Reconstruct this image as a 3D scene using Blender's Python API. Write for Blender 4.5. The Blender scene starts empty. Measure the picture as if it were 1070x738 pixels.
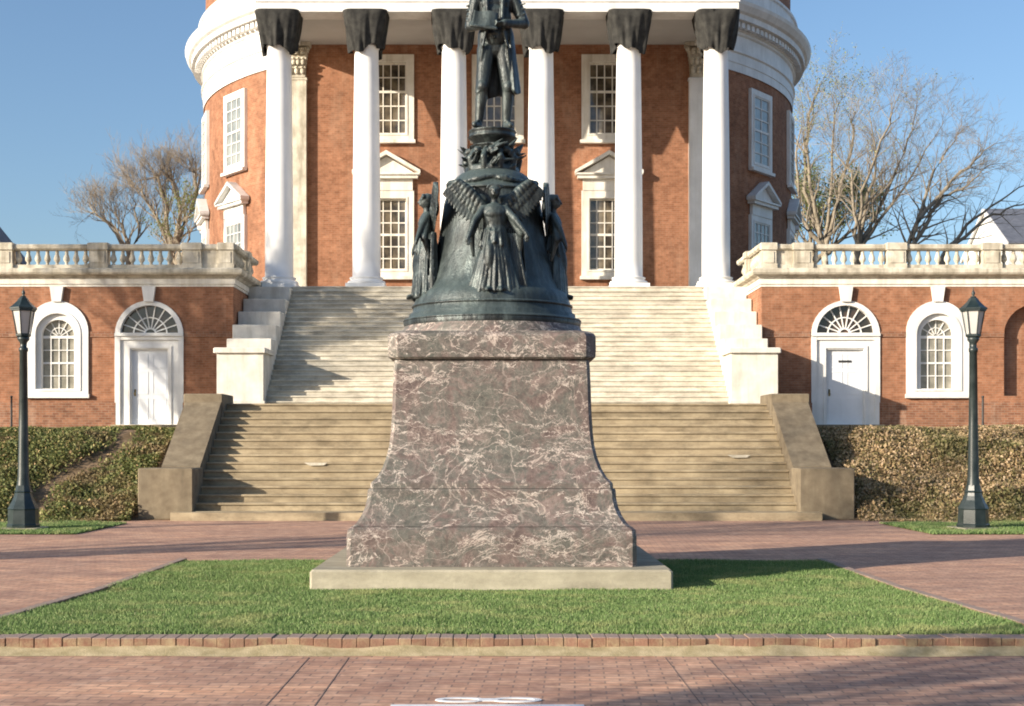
import bpy, bmesh, math, random
import numpy as np
from mathutils import Vector, Matrix, noise as mnoise
from mathutils.geometry import tessellate_polygon
PI = math.pi
R = math.radians
S = bpy.context.scene
COL = S.collection
F = 1500.0          # focal length in pixels of a 1070 px wide picture
EYE = 1.6
HX, HY = 522.0, 465.0

# ------------------------------------------------------------------ camera
cam = bpy.data.cameras.new('camera')
cam.sensor_fit = 'HORIZONTAL'; cam.sensor_width = 36.0
cam.lens = 36.0 * F / 1070.0
cam.shift_x = (535 - HX) / 1070.0
cam.shift_y = (HY - 369) / 1070.0
cam.clip_start = 0.1; cam.clip_end = 3000
co = bpy.data.objects.new('camera', cam); COL.objects.link(co)
co.location = (0, 0, EYE); co.rotation_euler = (PI / 2, 0, 0)
S.camera = co

# ------------------------------------------------------------------ light
SUN_EL, SUN_AZ = R(17), R(58)       # azimuth: sun stands behind the camera, to the left
to_sun = Vector((-math.sin(SUN_AZ) * math.cos(SUN_EL), -math.cos(SUN_AZ) * math.cos(SUN_EL), math.sin(SUN_EL)))
w = bpy.data.worlds.new('World'); S.world = w; w.use_nodes = True
nt = w.node_tree; nt.nodes.clear()
sky = nt.nodes.new('ShaderNodeTexSky'); sky.sky_type = 'NISHITA'; sky.sun_disc = False
sky.sun_elevation = SUN_EL; sky.sun_rotation = PI - SUN_AZ + PI * 0
sky.sun_rotation = math.atan2(to_sun.x, to_sun.y)
sky.altitude = 100; sky.air_density = 1.0; sky.dust_density = 1.8; sky.ozone_density = 3.2
bg = nt.nodes.new('ShaderNodeBackground'); bg.inputs[1].default_value = 0.108
wo = nt.nodes.new('ShaderNodeOutputWorld')
nt.links.new(sky.outputs[0], bg.inputs[0]); nt.links.new(bg.outputs[0], wo.inputs[0])
sl = bpy.data.lights.new('sun', 'SUN'); sl.energy = 5.0; sl.angle = R(0.5); sl.color = (1.0, 0.885, 0.73)
so = bpy.data.objects.new('sun', sl); COL.objects.link(so)
so.rotation_euler = to_sun.to_track_quat('Z', 'Y').to_euler(); so.location = (-30, -30, 40)
S.view_settings.view_transform = 'Standard'; S.view_settings.look = 'None'
S.view_settings.gamma = 1; S.view_settings.use_curve_mapping = False
S.view_settings.exposure = 0.82
S.cycles.filter_width = 1.9

# ------------------------------------------------------------------ helpers
ORG = {}
class MB:
    def __init__(s): s.v = []; s.f = []; s.M = None; s.sm = []
    def add(s, vs, fs, smooth=False):
        b = len(s.v)
        if s.M is not None: vs = [tuple(s.M @ Vector(p)) for p in vs]
        s.v += [tuple(p) for p in vs]; s.f += [tuple(b + i for i in f) for f in fs]; s.sm += [smooth] * len(fs)
    def box(s, x0, x1, y0, y1, z0, z1):
        s.add([(x0,y0,z0),(x1,y0,z0),(x1,y1,z0),(x0,y1,z0),(x0,y0,z1),(x1,y0,z1),(x1,y1,z1),(x0,y1,z1)],
              [(0,3,2,1),(4,5,6,7),(0,1,5,4),(1,2,6,5),(2,3,7,6),(3,0,4,7)])
    def bevbox(s, x0, x1, y0, y1, z0, z1, b):
        # box with chamfered top and vertical edges
        def ring(e, z): 
            return [(x0+e+b,y0+e,z),(x1-e-b,y0+e,z),(x1-e,y0+e+b,z),(x1-e,y1-e-b,z),(x1-e-b,y1-e,z),(x0+e+b,y1-e,z),(x0+e,y1-e-b,z),(x0+e,y0+e+b,z)]
        s.loft([ring(0,z0), ring(0,z1-b), ring(b,z1)])
    def loft(s, rings, smooth=False, cap0=True, cap1=True, closed=True):
        n = len(rings[0]); vs = [p for r in rings for p in r]; fs = []
        for i in range(len(rings) - 1):
            for j in range(n if closed else n - 1):
                k = (j + 1) % n
                fs.append((i*n+j, i*n+k, (i+1)*n+k, (i+1)*n+j))
        s.add(vs, fs, smooth)
        if cap0: s.add(rings[0], [tuple(reversed(range(n)))])
        if cap1: s.add(rings[-1], [tuple(range(n))])
    def prism(s, poly, y0, y1):   # poly in x,z (counter-clockwise seen from -y), extruded along y
        n = len(poly)
        s.add([(x, y0, z) for x, z in poly] + [(x, y1, z) for x, z in poly],
              [tuple(range(n)), tuple(reversed(range(n, 2*n)))] + [(j, j+n, (j+1) % n + n, (j+1) % n) for j in range(n)])
    def lathe(s, prof, c=(0,0), n=24, a0=0, a1=2*PI, smooth=True, rad=None, cap=True):
        full = abs(a1 - a0 - 2*PI) < 1e-6
        m = n if full else n + 1
        rings = []
        for (r, z) in prof:
            rings.append([(c[0] + r * math.cos(a0 + (a1-a0)*j/n) * (rad(a0+(a1-a0)*j/n, z) if rad else 1),
                           c[1] + r * math.sin(a0 + (a1-a0)*j/n) * (rad(a0+(a1-a0)*j/n, z) if rad else 1), z) for j in range(m)])
        s.loft(rings, smooth, cap and full, cap and full, full)
    def tube(s, pts, rads, n=8, smooth=True, cap=True):
        pts = [Vector(p) for p in pts]; rings = []
        for i, p in enumerate(pts):
            d = (pts[min(i+1, len(pts)-1)] - pts[max(i-1, 0)]).normalized()
            a = Vector((0,0,1)) if abs(d.z) < .9 else Vector((1,0,0))
            u = d.cross(a).normalized(); v = d.cross(u)
            rings.append([tuple(p + rads[i] * (u*math.cos(2*PI*j/n) - v*math.sin(2*PI*j/n))) for j in range(n)])
        s.loft(rings, smooth, cap, cap)
    def cap(s, p0, p1, r0, r1, n=12):     # tapered capsule
        p0 = Vector(p0); p1 = Vector(p1); d = p1 - p0; L = d.length
        if L < 1e-6: d = Vector((0,0,1))
        else: d = d / L
        pts = []; rr = []
        for t in (-1, -.92, -.7, -.38, 0):
            pts.append(p0 + d*r0*t); rr.append(max(r0*math.sqrt(max(0, 1-t*t)), .001))
        for t in (0.001, .38, .7, .92, 1):
            pts.append(p1 + d*r1*t); rr.append(max(r1*math.sqrt(max(0, 1-t*t)), .001))
        a = Vector((0,0,1)) if abs(d.z) < .9 else Vector((1,0,0))
        u = d.cross(a).normalized(); v = d.cross(u)
        s.loft([[tuple(p + q*(u*math.cos(2*PI*j/n) - v*math.sin(2*PI*j/n))) for j in range(n)] for p, q in zip(pts, rr)], True)
    def ell(s, c, r, n=14, rot=None):
        m = n // 2 + 1; rings = []
        for i in range(1, m):
            t = PI * i / m - PI/2
            rg = []
            for j in range(n):
                p = Vector((r[0]*math.cos(t)*math.cos(2*PI*j/n), r[1]*math.cos(t)*math.sin(2*PI*j/n), r[2]*math.sin(t)))
                if rot: p = rot @ p
                rg.append(tuple(Vector(c) + p))
            rings.append(rg)
        s.loft(rings, True)
    def sweep(s, prof, path, closed=False, smooth=False):
        # prof: (out, z) pairs; path: list of (x, y, nx, ny) points with mitred outward normals
        rings = [[(x + nx*o, y + ny*o, z) for (o, z) in prof] for (x, y, nx, ny) in path]
        n = len(prof)
        s.loft(rings, smooth, not closed, not closed, True)
        if closed:
            s.loft([rings[-1], rings[0]], smooth, False, False, True)
    def build(s, name, mat=None, parent=None, org=None):
        if org is None: org = ORG.get(parent.name, Vector((0,0,0))) if parent else Vector((0,0,0))
        org = Vector(org)
        me = bpy.data.meshes.new(name)
        me.from_pydata([(a-org.x, b-org.y, c-org.z) for a, b, c in s.v], [], s.f)
        me.polygons.foreach_set('use_smooth', s.sm)
        me.update()
        o = bpy.data.objects.new(name, me); COL.objects.link(o)
        if mat: me.materials.append(mat)
        if parent: o.parent = parent
        else: o.location = org
        ORG[o.name] = org
        return o

def thing(name, loc, label, cat, group=None):
    o = bpy.data.objects.new(name, None); COL.objects.link(o); o.location = loc
    o.empty_display_size = .3
    ORG[o.name] = Vector(loc)
    return tag(o, label, cat, group)
def tag(o, label, cat, group=None, kind=None):
    if label: o['label'] = label
    if cat: o['category'] = cat
    if group: o['group'] = group
    if kind: o['kind'] = kind
    return o
def kids(o): return [c for c in bpy.data.objects if c.parent == o]
def copy_tree(o, parent=None):
    c = o.copy(); COL.objects.link(c)
    if parent: c.parent = parent
    ORG[c.name] = ORG[o.name]
    for ch in kids(o): copy_tree(ch, c)
    return c
def remesh(o, vox, smooth=2):
    m = o.modifiers.new('r', 'REMESH'); m.mode = 'VOXEL'; m.voxel_size = vox; m.use_smooth_shade = True
    if smooth:
        q = o.modifiers.new('s', 'SMOOTH'); q.factor = .5; q.iterations = smooth
    dg = bpy.context.evaluated_depsgraph_get(); dg.update()
    me = bpy.data.meshes.new_from_object(o.evaluated_get(dg))
    old = o.data; mats = list(old.materials)
    o.modifiers.clear(); o.data = me
    if not me.materials:
        for mm in mats: me.materials.append(mm)
    me.polygons.foreach_set('use_smooth', [True]*len(me.polygons))
    return o

# ------------------------------------------------------------------ materials
class NT:
    def __init__(s, name):
        s.m = bpy.data.materials.new(name); s.m.use_nodes = True; s.t = s.m.node_tree
        s.b = s.t.nodes['Principled BSDF']
    def n(s, typ, ins={}, **kw):
        x = s.t.nodes.new('ShaderNode' + typ)
        for k, v in kw.items(): setattr(x, k, v)
        for k, v in ins.items(): s.set(x.inputs[k], v)
        return x
    def set(s, sock, v):
        if isinstance(v, bpy.types.NodeSocket): s.t.links.new(v, sock)
        elif isinstance(v, bpy.types.Node): s.t.links.new(v.outputs[0], sock)
        else:
            if isinstance(v, tuple) and len(v) == 3 and sock.type == 'RGBA': v = (*v, 1)
            sock.default_value = v
    def co(s, scale=(1,1,1)):
        g = s.n('NewGeometry'); mp = s.n('Mapping', {0: g.outputs['Position']}); mp.inputs['Scale'].default_value = scale
        return mp.outputs[0]
    def oco(s, scale=(1,1,1)):
        g = s.n('TexCoord'); mp = s.n('Mapping', {0: g.outputs['Object']}); mp.inputs['Scale'].default_value = scale
        return mp.outputs[0]
    def noise(s, v, scale, detail=5, rough=.55, dist=0):
        return s.n('TexNoise', {'Vector': v, 'Scale': scale, 'Detail': detail, 'Roughness': rough, 'Distortion': dist}).outputs[0]
    def ramp(s, v, stops):
        r = s.n('ValToRGB', {0: v}); e = r.color_ramp.elements
        e[0].position, e[1].position = stops[0][0], stops[-1][0]
        for p, c in stops[1:-1]: e.new(p)
        for i, (p, c) in enumerate(stops):
            e[i].position = p; e[i].color = (*c, 1) if isinstance(c, tuple) else (c, c, c, 1)
        return r.outputs[0]
    def mix(s, f, a, b, mode='MIX'):
        x = s.n('Mix', data_type='RGBA', blend_type=mode)
        s.set(x.inputs[0], f); s.set(x.inputs[6], a); s.set(x.inputs[7], b)
        return x.outputs[2]
    def math(s, op, a, b=0.0):
        return s.n('Math', {0: a, 1: b}, operation=op).outputs[0]
    def bump(s, h, st=.3, d=.01):
        s.set(s.b.inputs['Normal'], s.n('Bump', {'Height': h, 'Strength': st, 'Distance': d}))
    def out(s, c, rough=.7, spec=.3, metal=0):
        s.set(s.b.inputs['Base Color'], c); s.set(s.b.inputs['Roughness'], rough)
        s.b.inputs['Specular IOR Level'].default_value = spec; s.set(s.b.inputs['Metallic'], metal)
        return s.m

def m_plain(name, a, b, scale=3, rough=.6, spec=.3, bump=0, det=6, lo=.35, hi=.65, metal=0, streak=None):
    t = NT(name); v = t.co()
    c = t.ramp(t.noise(v, scale, det, .6), [(lo, a), (hi, b)])
    if streak:
        sv = t.co((1, 1, .12)); k = t.ramp(t.noise(sv, 3.5, 6, .65), [(.46, 0), (.7, 1)])
        c = t.mix(t.math('MULTIPLY', k, streak[1]), c, streak[0])
    if bump: t.bump(t.noise(v, scale*8, 5), bump, .01)
    return t.out(c, rough, spec, metal)

def m_brick(name, polar=False, a=(.26,.112,.06), b=(.345,.16,.09), mort=(.31,.20,.135), ctr=None, old=.25):
    t = NT(name); g = t.n('NewGeometry'); sp = t.n('SeparateXYZ', {0: g.outputs['Position']})
    if polar:
        dx = t.math('SUBTRACT', sp.outputs[0], ctr[0]); dy = t.math('SUBTRACT', sp.outputs[1], ctr[1])
        u = t.math('MULTIPLY', t.math('ARCTAN2', dx, dy), ctr[2])
    else: u = t.math('ADD', sp.outputs[0], sp.outputs[1])
    v = t.n('CombineXYZ', {0: u, 1: sp.outputs[2]}).outputs[0]
    br = t.n('TexBrick', {'Vector': v, 'Color1': (*a, 1), 'Color2': (*b, 1), 'Mortar': (*mort, 1), 'Scale': 1.0, 'Mortar Size': .006,
                          'Mortar Smooth': .3, 'Bias': 0.0, 'Brick Width': .215, 'Row Height': .078})
    br.offset = .5
    p = t.co()
    big = t.ramp(t.noise(p, .45, 6, .65), [(.3, .78), (.7, 1.18)])
    c = t.mix(1, br.outputs[0], big, 'MULTIPLY')
    mid = t.ramp(t.noise(p, 3.5, 7, .7), [(.35, .74), (.68, 1.18)])
    c = t.mix(1, c, mid, 'MULTIPLY')
    st = t.ramp(t.noise(t.co((1,1,.2)), 1.6, 7, .7), [(.52, 0), (.75, 1)])
    c = t.mix(t.math('MULTIPLY', st, old), c, (.50,.36,.26))
    t.bump(br.outputs[1], -.4, .006)
    return t.out(c, .85, .2)

DC = (-.07, 69.9); DR = 14.0
M = {}
M['brick'] = m_brick('red_brick')
M['brick_round'] = m_brick('drum_brick', True, ctr=(DC[0], DC[1], DR))
M['brick_old'] = m_brick('weathered_brick', a=(.20,.085,.05), b=(.32,.15,.085), mort=(.3,.24,.18), old=.5)
M['white'] = m_plain('white_paint', (.66,.655,.63), (.80,.795,.77), 1.2, .5, .35, .05, streak=((.52,.50,.45), .45))
M['column_white'] = m_plain('column_stucco', (.76,.76,.75), (.86,.86,.85), .8, .55, .3, .06, streak=((.66,.65,.62), .35))
M['cream'] = m_plain('cream_paint', (.66,.62,.54), (.78,.75,.68), 1.5, .6, .3, .05, streak=((.42,.37,.28), .6))
M['oldwhite'] = m_plain('weathered_white_stone', (.42,.38,.30), (.68,.63,.52), 2.4, .8, .2, .3, streak=((.20,.17,.12), .75))
M['ceiling'] = m_plain('portico_ceiling', (.45,.44,.42), (.52,.51,.49), .6, .8, .2)
M['roof'] = m_plain('slate_roof', (.09,.10,.125), (.14,.15,.18), 2, .6, .4, .2)
def m_step(name, a, b, dark, light=None):
    t = NT(name); p = t.co((.8, 1, 1.1))
    c = t.ramp(t.noise(p, 2.2, 9, .68), [(.28, a), (.7, b)])
    k = t.ramp(t.noise(t.co((1.0, 1.5, 1.8)), 1.5, 9, .75), [(.46, 0), (.72, 1)])
    c = t.mix(t.math('MULTIPLY', k, .75), c, dark)
    k2 = t.ramp(t.noise(t.co((1.2, 1, 1.3)), 4.0, 8, .75), [(.58, 0), (.72, 1)])
    c = t.mix(t.math('MULTIPLY', k2, .35), c, light or b)
    oi = t.n('ObjectInfo')
    c = t.mix(1, c, t.ramp(t.noise(t.n('CombineXYZ', {0: t.math('MULTIPLY', oi.outputs['Random'], 40.0)}), 3, 1), [(.3, .82), (.7, 1.14)]), 'MULTIPLY')
    c = t.mix(1, c, t.ramp(t.noise(t.co((.25, 3, 3)), 2.2, 4, .6), [(.35, .84), (.65, 1.12)]), 'MULTIPLY')
    t.bump(t.noise(t.co(), 25, 6), .35, .01)
    return t.out(c, .85, .2)
M['step_low'] = m_step('sandstone_step', (.23,.18,.115), (.42,.345,.23), (.11,.088,.06), (.50,.43,.31))
M['step_up'] = m_step('marble_step', (.42,.38,.30), (.70,.65,.54), (.24,.21,.17), (.76,.72,.62))
M['cheek_low'] = m_plain('brown_stone', (.15,.118,.08), (.25,.205,.14), 5, .85, .2, .5, streak=((.11,.09,.065), .5), lo=.3, hi=.7)
M['cheek_up'] = m_plain('pale_stone', (.56,.53,.47), (.72,.69,.62), 2, .8, .2, .25, streak=((.38,.34,.27), .55))
M['concrete'] = m_step('pale_plinth_stone', (.30,.27,.20), (.46,.42,.32), (.20,.18,.14))
def m_pave():
    t = NT('brick_paving'); p = t.co()
    g = t.n('NewGeometry'); sp = t.n('SeparateXYZ', {0: g.outputs['Position']})
    ang = t.n('Mapping', {0: g.outputs['Position']}); ang.inputs['Rotation'].default_value = (0,0,R(3))
    br = t.n('TexBrick', {'Vector': ang.outputs[0], 'Color1': (.43,.26,.19,1), 'Color2': (.56,.37,.27,1), 'Mortar': (.27,.19,.155,1), 'Scale': 1.0,
                          'Mortar Size': .008, 'Mortar Smooth': .4, 'Bias': 0.0, 'Brick Width': .205, 'Row Height': .1})
    c = br.outputs[0]
    c = t.mix(1, c, t.ramp(t.noise(p, 1.2, 7, .7), [(.3, (.74,.70,.72)), (.7, (1.22,1.16,1.08))]), 'MULTIPLY')
    c = t.mix(1, c, t.ramp(t.noise(p, 9, 6, .7), [(.32, .7), (.7, 1.2)]), 'MULTIPLY')
    c = t.mix(1, c, t.ramp(t.noise(t.co((.35,1.1,1)), 1.3, 7, .75), [(.3, (.66,.64,.69)), (.5, (1.02,1.0,.98)), (.68, (1.36,1.27,1.14))]), 'MULTIPLY')
    k = t.ramp(t.noise(p, 2.7, 7, .7), [(.55, 0), (.75, 1)])
    c = t.mix(t.math('MULTIPLY', k, .4), c, (.55,.42,.33))
    t.bump(br.outputs[1], -.5, .008)
    return t.out(c, .8, .25)
M['pave'] = m_pave()
def m_kerb():
    t = NT('kerb_brick'); g = t.n('NewGeometry')
    c = t.ramp(g.outputs['Random Per Island'], [(0, (.20,.11,.075)), (.5, (.235,.13,.09)), (1, (.265,.155,.11))])
    p = t.co(); k = t.ramp(t.noise(p, 7, 8, .75), [(.45, 0), (.65, 1)])
    c = t.mix(t.math('MULTIPLY', k, .7), c, (.36,.30,.18))
    k = t.ramp(t.noise(p, 2.2, 6, .7), [(.42, 0), (.6, 1)])
    c = t.mix(t.math('MULTIPLY', k, .45), c, (.13,.085,.06))
    k = t.ramp(t.n('SeparateXYZ', {0: g.outputs['Normal']}).outputs[2], [(.3, 0), (.9, 1)])
    c = t.mix(t.math('MULTIPLY', k, .7), c, (.34,.27,.24))
    t.bump(t.noise(p, 60, 5), .5, .01)
    return t.out(c, .9, .15)
M['kerb'] = m_kerb()
M['joint'] = m_plain('joint_sand', (.17,.12,.10), (.26,.19,.155), 6, .95, .1)
M['soil'] = m_plain('soil', (.10,.07,.04), (.22,.155,.10), 4, .95, .1, .8)
M['turf'] = m_plain('turf_soil', (.045,.075,.02), (.085,.125,.035), 5, .95, .1, .8)
def m_island(name, stops, patch=None, rough=.65, trans=.25):
    t = NT(name); g = t.n('NewGeometry')
    c = t.ramp(g.outputs['Random Per Island'], stops)
    if patch:
        k = t.ramp(t.noise(t.co(), patch[1], 4, .6), [(patch[2], 0), (patch[3], 1)])
        c = t.mix(t.math('MULTIPLY', k, patch[4]), c, patch[0])
    m = t.out(c, rough, .3)
    tr = t.n('BsdfTranslucent', {0: c}); mx = t.n('MixShader', {0: trans, 1: t.b.outputs[0], 2: tr.outputs[0]})
    o = [x for x in t.t.nodes if x.type == 'OUTPUT_MATERIAL'][0]; t.t.links.new(mx.outputs[0], o.inputs[0])
    return m
M['blade'] = m_island('grass_blade', [(0, (.09,.155,.05)), (.55, (.165,.255,.08)), (.9, (.25,.345,.125)), (1, (.38,.38,.21))],
                      ((.34,.35,.15), 1.6, .5, .66, .7))
M['ivy_l'] = m_island('ivy_leaf', [(0, (.06,.075,.025)), (.4, (.13,.155,.05)), (.75, (.22,.23,.08)), (.9, (.34,.30,.12)), (1, (.42,.28,.15))],
                      ((.26,.17,.10), .9, .5, .62, .65))
M['ivy_r'] = m_island('dry_ivy_leaf', [(0, (.12,.09,.045)), (.25, (.22,.19,.08)), (.5, (.40,.28,.15)), (.9, (.56,.41,.25)), (1, (.66,.50,.34))],
                      ((.10,.125,.035), .7, .5, .62, .6))
M['bark'] = m_plain('bark', (.19,.16,.12), (.32,.275,.21), 3, .9, .15, .4)
M['twig'] = m_plain('twig', (.20,.17,.13), (.32,.275,.22), 1, .9, .15)
M['bud'] = m_island('budding_leaf', [(0, (.25,.28,.09)), (1, (.42,.45,.18))], None, .6, .35)
M['ever'] = m_island('evergreen_leaf', [(0, (.12,.16,.04)), (1, (.28,.33,.10))], None, .6, .3)
M['lamp'] = m_plain('dark_green_iron', (.012,.022,.022), (.03,.042,.042), 6, .38, .5, .15)
M['lampglass'] = m_plain('frosted_lamp_glass', (.42,.42,.40), (.52,.51,.48), 2, .25, .5)
M['paint'] = m_plain('road_paint', (.60,.62,.64), (.78,.79,.80), 12, .7, .3, .1)
M['cloth'] = m_plain('charcoal_cloth', (.024,.024,.023), (.052,.051,.047), 4, .85, .15, .5)
M['door'] = m_plain('white_door_paint', (.66,.68,.70), (.76,.78,.80), 1, .4, .4)
M['dark'] = m_plain('dark_iron', (.02,.02,.02), (.04,.04,.04), 5, .5, .4)
M['brass'] = m_plain('old_brass', (.20,.16,.08), (.3,.24,.12), 5, .4, .5, metal=.8)
def m_glass(name, a, b, rough=.06, scale=.9, spec=.8):
    t = NT(name); c = t.ramp(t.noise(t.co((1,1,1)), scale, 4, .6), [(.38, a), (.62, b)])
    t.bump(t.noise(t.co(), 2.5, 2), .05, .02)
    return t.out(c, rough, spec)
M['glass'] = m_glass('window_glass', (.035,.03,.025), (.16,.13,.09), scale=1.6)
M['glass_pale'] = m_glass('window_glass_with_blind', (.16,.18,.18), (.30,.32,.30), .12)
M['glass_fan'] = m_glass('fanlight_glass', (.03,.025,.02), (.11,.06,.04), .08)
M['glass_wing'] = m_glass('curtained_glass', (.18,.17,.14), (.32,.30,.25), .1, 2.2)
def m_marble():
    t = NT('veined_marble'); p = t.co()
    wn = t.n('TexNoise', {'Vector': p, 'Scale': 1.6, 'Detail': 6, 'Roughness': .6})
    wv = t.n('VectorMath', {0: wn.outputs[1], 1: (.5,.5,.5)}, operation='SUBTRACT')
    ws = t.n('VectorMath', {0: wv.outputs[0]}, operation='SCALE'); ws.inputs['Scale'].default_value = .5
    q = t.n('VectorMath', {0: p, 1: ws.outputs[0]}, operation='ADD').outputs[0]
    base = t.ramp(t.noise(p, 2.6, 8, .65, .6), [(.26, (.06,.042,.04)), (.42, (.135,.10,.09)), (.52, (.105,.10,.088)), (.60, (.165,.125,.112)), (.76, (.25,.20,.18))])
    g = t.ramp(t.noise(p, 1.3, 5, .6, .4), [(.5, 0), (.64, 1)])
    base = t.mix(t.math('MULTIPLY', g, .6), base, (.085,.092,.078))
    base = t.mix(1, base, t.ramp(t.noise(p, 16, 7, .75), [(.3, .6), (.7, 1.45)]), 'MULTIPLY')
    def vein(sc, wdt, st, vv):
        vo = t.n('TexVoronoi', {'Vector': vv, 'Scale': sc}, feature='DISTANCE_TO_EDGE')
        k = t.ramp(vo.outputs[0], [(0, 1), (wdt, 0)])
        msk = t.ramp(t.noise(p, sc*.9, 4, .6), [(.38, 0), (.6, 1)])
        return t.math('MULTIPLY', t.math('MULTIPLY', k, msk), st)
    def band(vv, sc, lo, hi, st):
        nz = t.noise(vv, sc, 7, .62, 1.2)
        d = t.math('ABSOLUTE', t.math('SUBTRACT', nz, .5))
        return t.math('MULTIPLY', t.ramp(d, [(lo, 1), (hi, 0)]), st)
    vc = (.46,.395,.35)
    c = t.mix(vein(1.3, .011, .6, q), base, vc)
    c = t.mix(vein(3.6, .012, .32, q), c, vc)
    c = t.mix(vein(11, .045, .3, q), c, (.34,.28,.24))
    rm = t.n('Mapping', {0: q}); rm.inputs['Rotation'].default_value = (0, R(-28), 0); rm.inputs['Scale'].default_value = (.35, 1, 1.5)
    c = t.mix(band(rm.outputs[0], 1.1, .001, .006, .9), c, (.62,.54,.48))
    c = t.mix(band(t.co((1,1,1.4)), 1.1, .001, .007, .8), c, (.56,.47,.41))
    c = t.mix(band(t.co((1.1,1,1.0)), 3.2, .001, .007, .35), c, (.50,.40,.35))
    t.bump(t.noise(p, 30, 5), .12, .01)
    return t.out(c, .5, .35)
M['marble'] = m_marble()
def m_bronze():
    t = NT('patinated_bronze'); p = t.co()
    c = t.ramp(t.noise(p, 3.2, 8, .68), [(.28, (.006,.008,.008)), (.45, (.017,.021,.022)), (.6, (.034,.044,.047)), (.78, (.10,.13,.13))])
    k = t.ramp(t.noise(t.co((1.5,1.5,.22)), 4.5, 7, .7), [(.47, 0), (.66, 1)])
    c = t.mix(t.math('MULTIPLY', k, .6), c, (.12,.15,.145))
    k = t.ramp(t.noise(t.co((1.3,1.3,.25)), 3.1, 7, .7), [(.5, 0), (.68, 1)])
    c = t.mix(t.math('MULTIPLY', k, .8), c, (.012,.014,.014))
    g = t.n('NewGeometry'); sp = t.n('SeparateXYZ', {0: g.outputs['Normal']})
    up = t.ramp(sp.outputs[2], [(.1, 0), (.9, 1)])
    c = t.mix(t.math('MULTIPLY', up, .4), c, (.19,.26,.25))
    t.bump(t.math('ADD', t.noise(p, 26, 7, .7), t.math('MULTIPLY', t.noise(t.co((1.6,1.6,.5)), 7, 5, .6), 2.0)), .35, .02)
    return t.out(c, t.ramp(t.noise(p, 6, 5), [(.3, .30), (.7, .55)]), .5, .35)
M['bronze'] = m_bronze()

# ------------------------------------------------------------------ ground
X0 = -.07
FL = 7.15          # portico and terrace floor
LAND = 2.6         # landing between the two flights
def grid(name, xs, ys, zf, mat, label=None, kind='structure'):
    b = MB(); n = len(xs)
    b.add([(x, y, zf(x, y)) for y in ys for x in xs],
          [(j*n+i, j*n+i+1, (j+1)*n+i+1, (j+1)*n+i) for j in range(len(ys)-1) for i in range(n-1)], True)
    o = b.build(name, mat); o['kind'] = kind
    return o
def bank_z(x, y):
    if y < 30.6: return -.03
    k = min((y - 30.6) / 4.4, 1)
    return -.03 + 2.0 * (k*k*(3-2*k)) * .35 + 2.0 * k * .65 + (.12 if y > 40 else 0)
ys = [-400, -100, -30, 0, 15, 30, 30.6] + [30.6 + .4*i for i in range(1, 14)] + [38, 40, 46, 60, 90, 150, 400, 1200]
grid('ground', [-900, -300, -80, -40] + list(np.arange(-30, 31, 2.0)) + [40, 80, 300, 900], ys, bank_z, M['soil'])
grid('brick_pavement', [-60, -30, 0, 30, 60], [-40, -10, 11.2, 30.55], lambda x, y: -.008, M['pave'])
# lawn island with its kerb
LX, LY0, LY1 = 4.42, 11.3, 19.75
def lawn_z(x, y): return np.where(np.asarray(y) < 15.8, .10 - .10*(y-LY0)/(15.5-LY0), .0)
b = MB(); b.add([(-LX+.03, LY0, .095), (LX+.03, LY0, .095), (LX+.03, 15.5, .002), (-LX+.03, 15.5, .002), (LX+.03, LY1, .001), (-LX+.03, LY1, .001)], [(0,1,2,3), (3,2,4,5)])
tag(b.build('lawn_soil', M['turf']), None, None, kind='structure')
def blades(name, rects, dens, h, mat, label, zf, seed=1, skip=None, wdt=.006):
    rng = np.random.default_rng(seed); V = []
    for (x0, x1, y0, y1) in rects:
        n = int((x1-x0)*(y1-y0)*dens)
        x = rng.uniform(x0, x1, n); y = rng.uniform(y0, y1, n)
        if skip is not None:
            k = ~((x > skip[0]) & (x < skip[1]) & (y > skip[2]) & (y < skip[3])); x = x[k]; y = y[k]; n = len(x)
        z = zf(x, y)
        a = rng.uniform(0, 2*PI, n); hh = h * rng.uniform(.5, 1.25, n) * (1 + .35*np.sin(x*2.3+y*1.7)*np.sin(y*3.1-x))
        lean = rng.normal(0, .45, (2, n)) * hh
        ww = wdt * rng.uniform(.7, 1.5, n)
        v = np.empty((n, 3, 3))
        v[:,0] = np.stack([x - ww*np.cos(a), y - ww*np.sin(a), z - .005], 1)
        v[:,1] = np.stack([x + ww*np.cos(a), y + ww*np.sin(a), z - .005], 1)
        v[:,2] = np.stack([x + lean[0], y + lean[1], z + hh], 1)
        V.append(v.reshape(-1, 3))
    V = np.concatenate(V); n = len(V) // 3
    me = bpy.data.meshes.new(name); me.vertices.add(len(V)); me.vertices.foreach_set('co', V.ravel())
    me.loops.add(3*n); me.loops.foreach_set('vertex_index', np.arange(3*n, dtype=np.int32))
    me.polygons.add(n); me.polygons.foreach_set('loop_start', np.arange(0, 3*n, 3, dtype=np.int32))
    me.update(calc_edges=True); me.materials.append(mat)
    o = bpy.data.objects.new(name, me); COL.objects.link(o)
    return tag(o, label, 'grass', None, 'stuff')
PX, PY = -.09, 17.8     # monument centre
blades('grass', [(-LX+.04, LX-.02, LY0+.02, LY1-.02)], 5200, .034, M['blade'], 'short green lawn grass around the statue pedestal', lawn_z, 1,
       (PX-1.98, PX+1.98, PY-1.98, PY+1.98))
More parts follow.
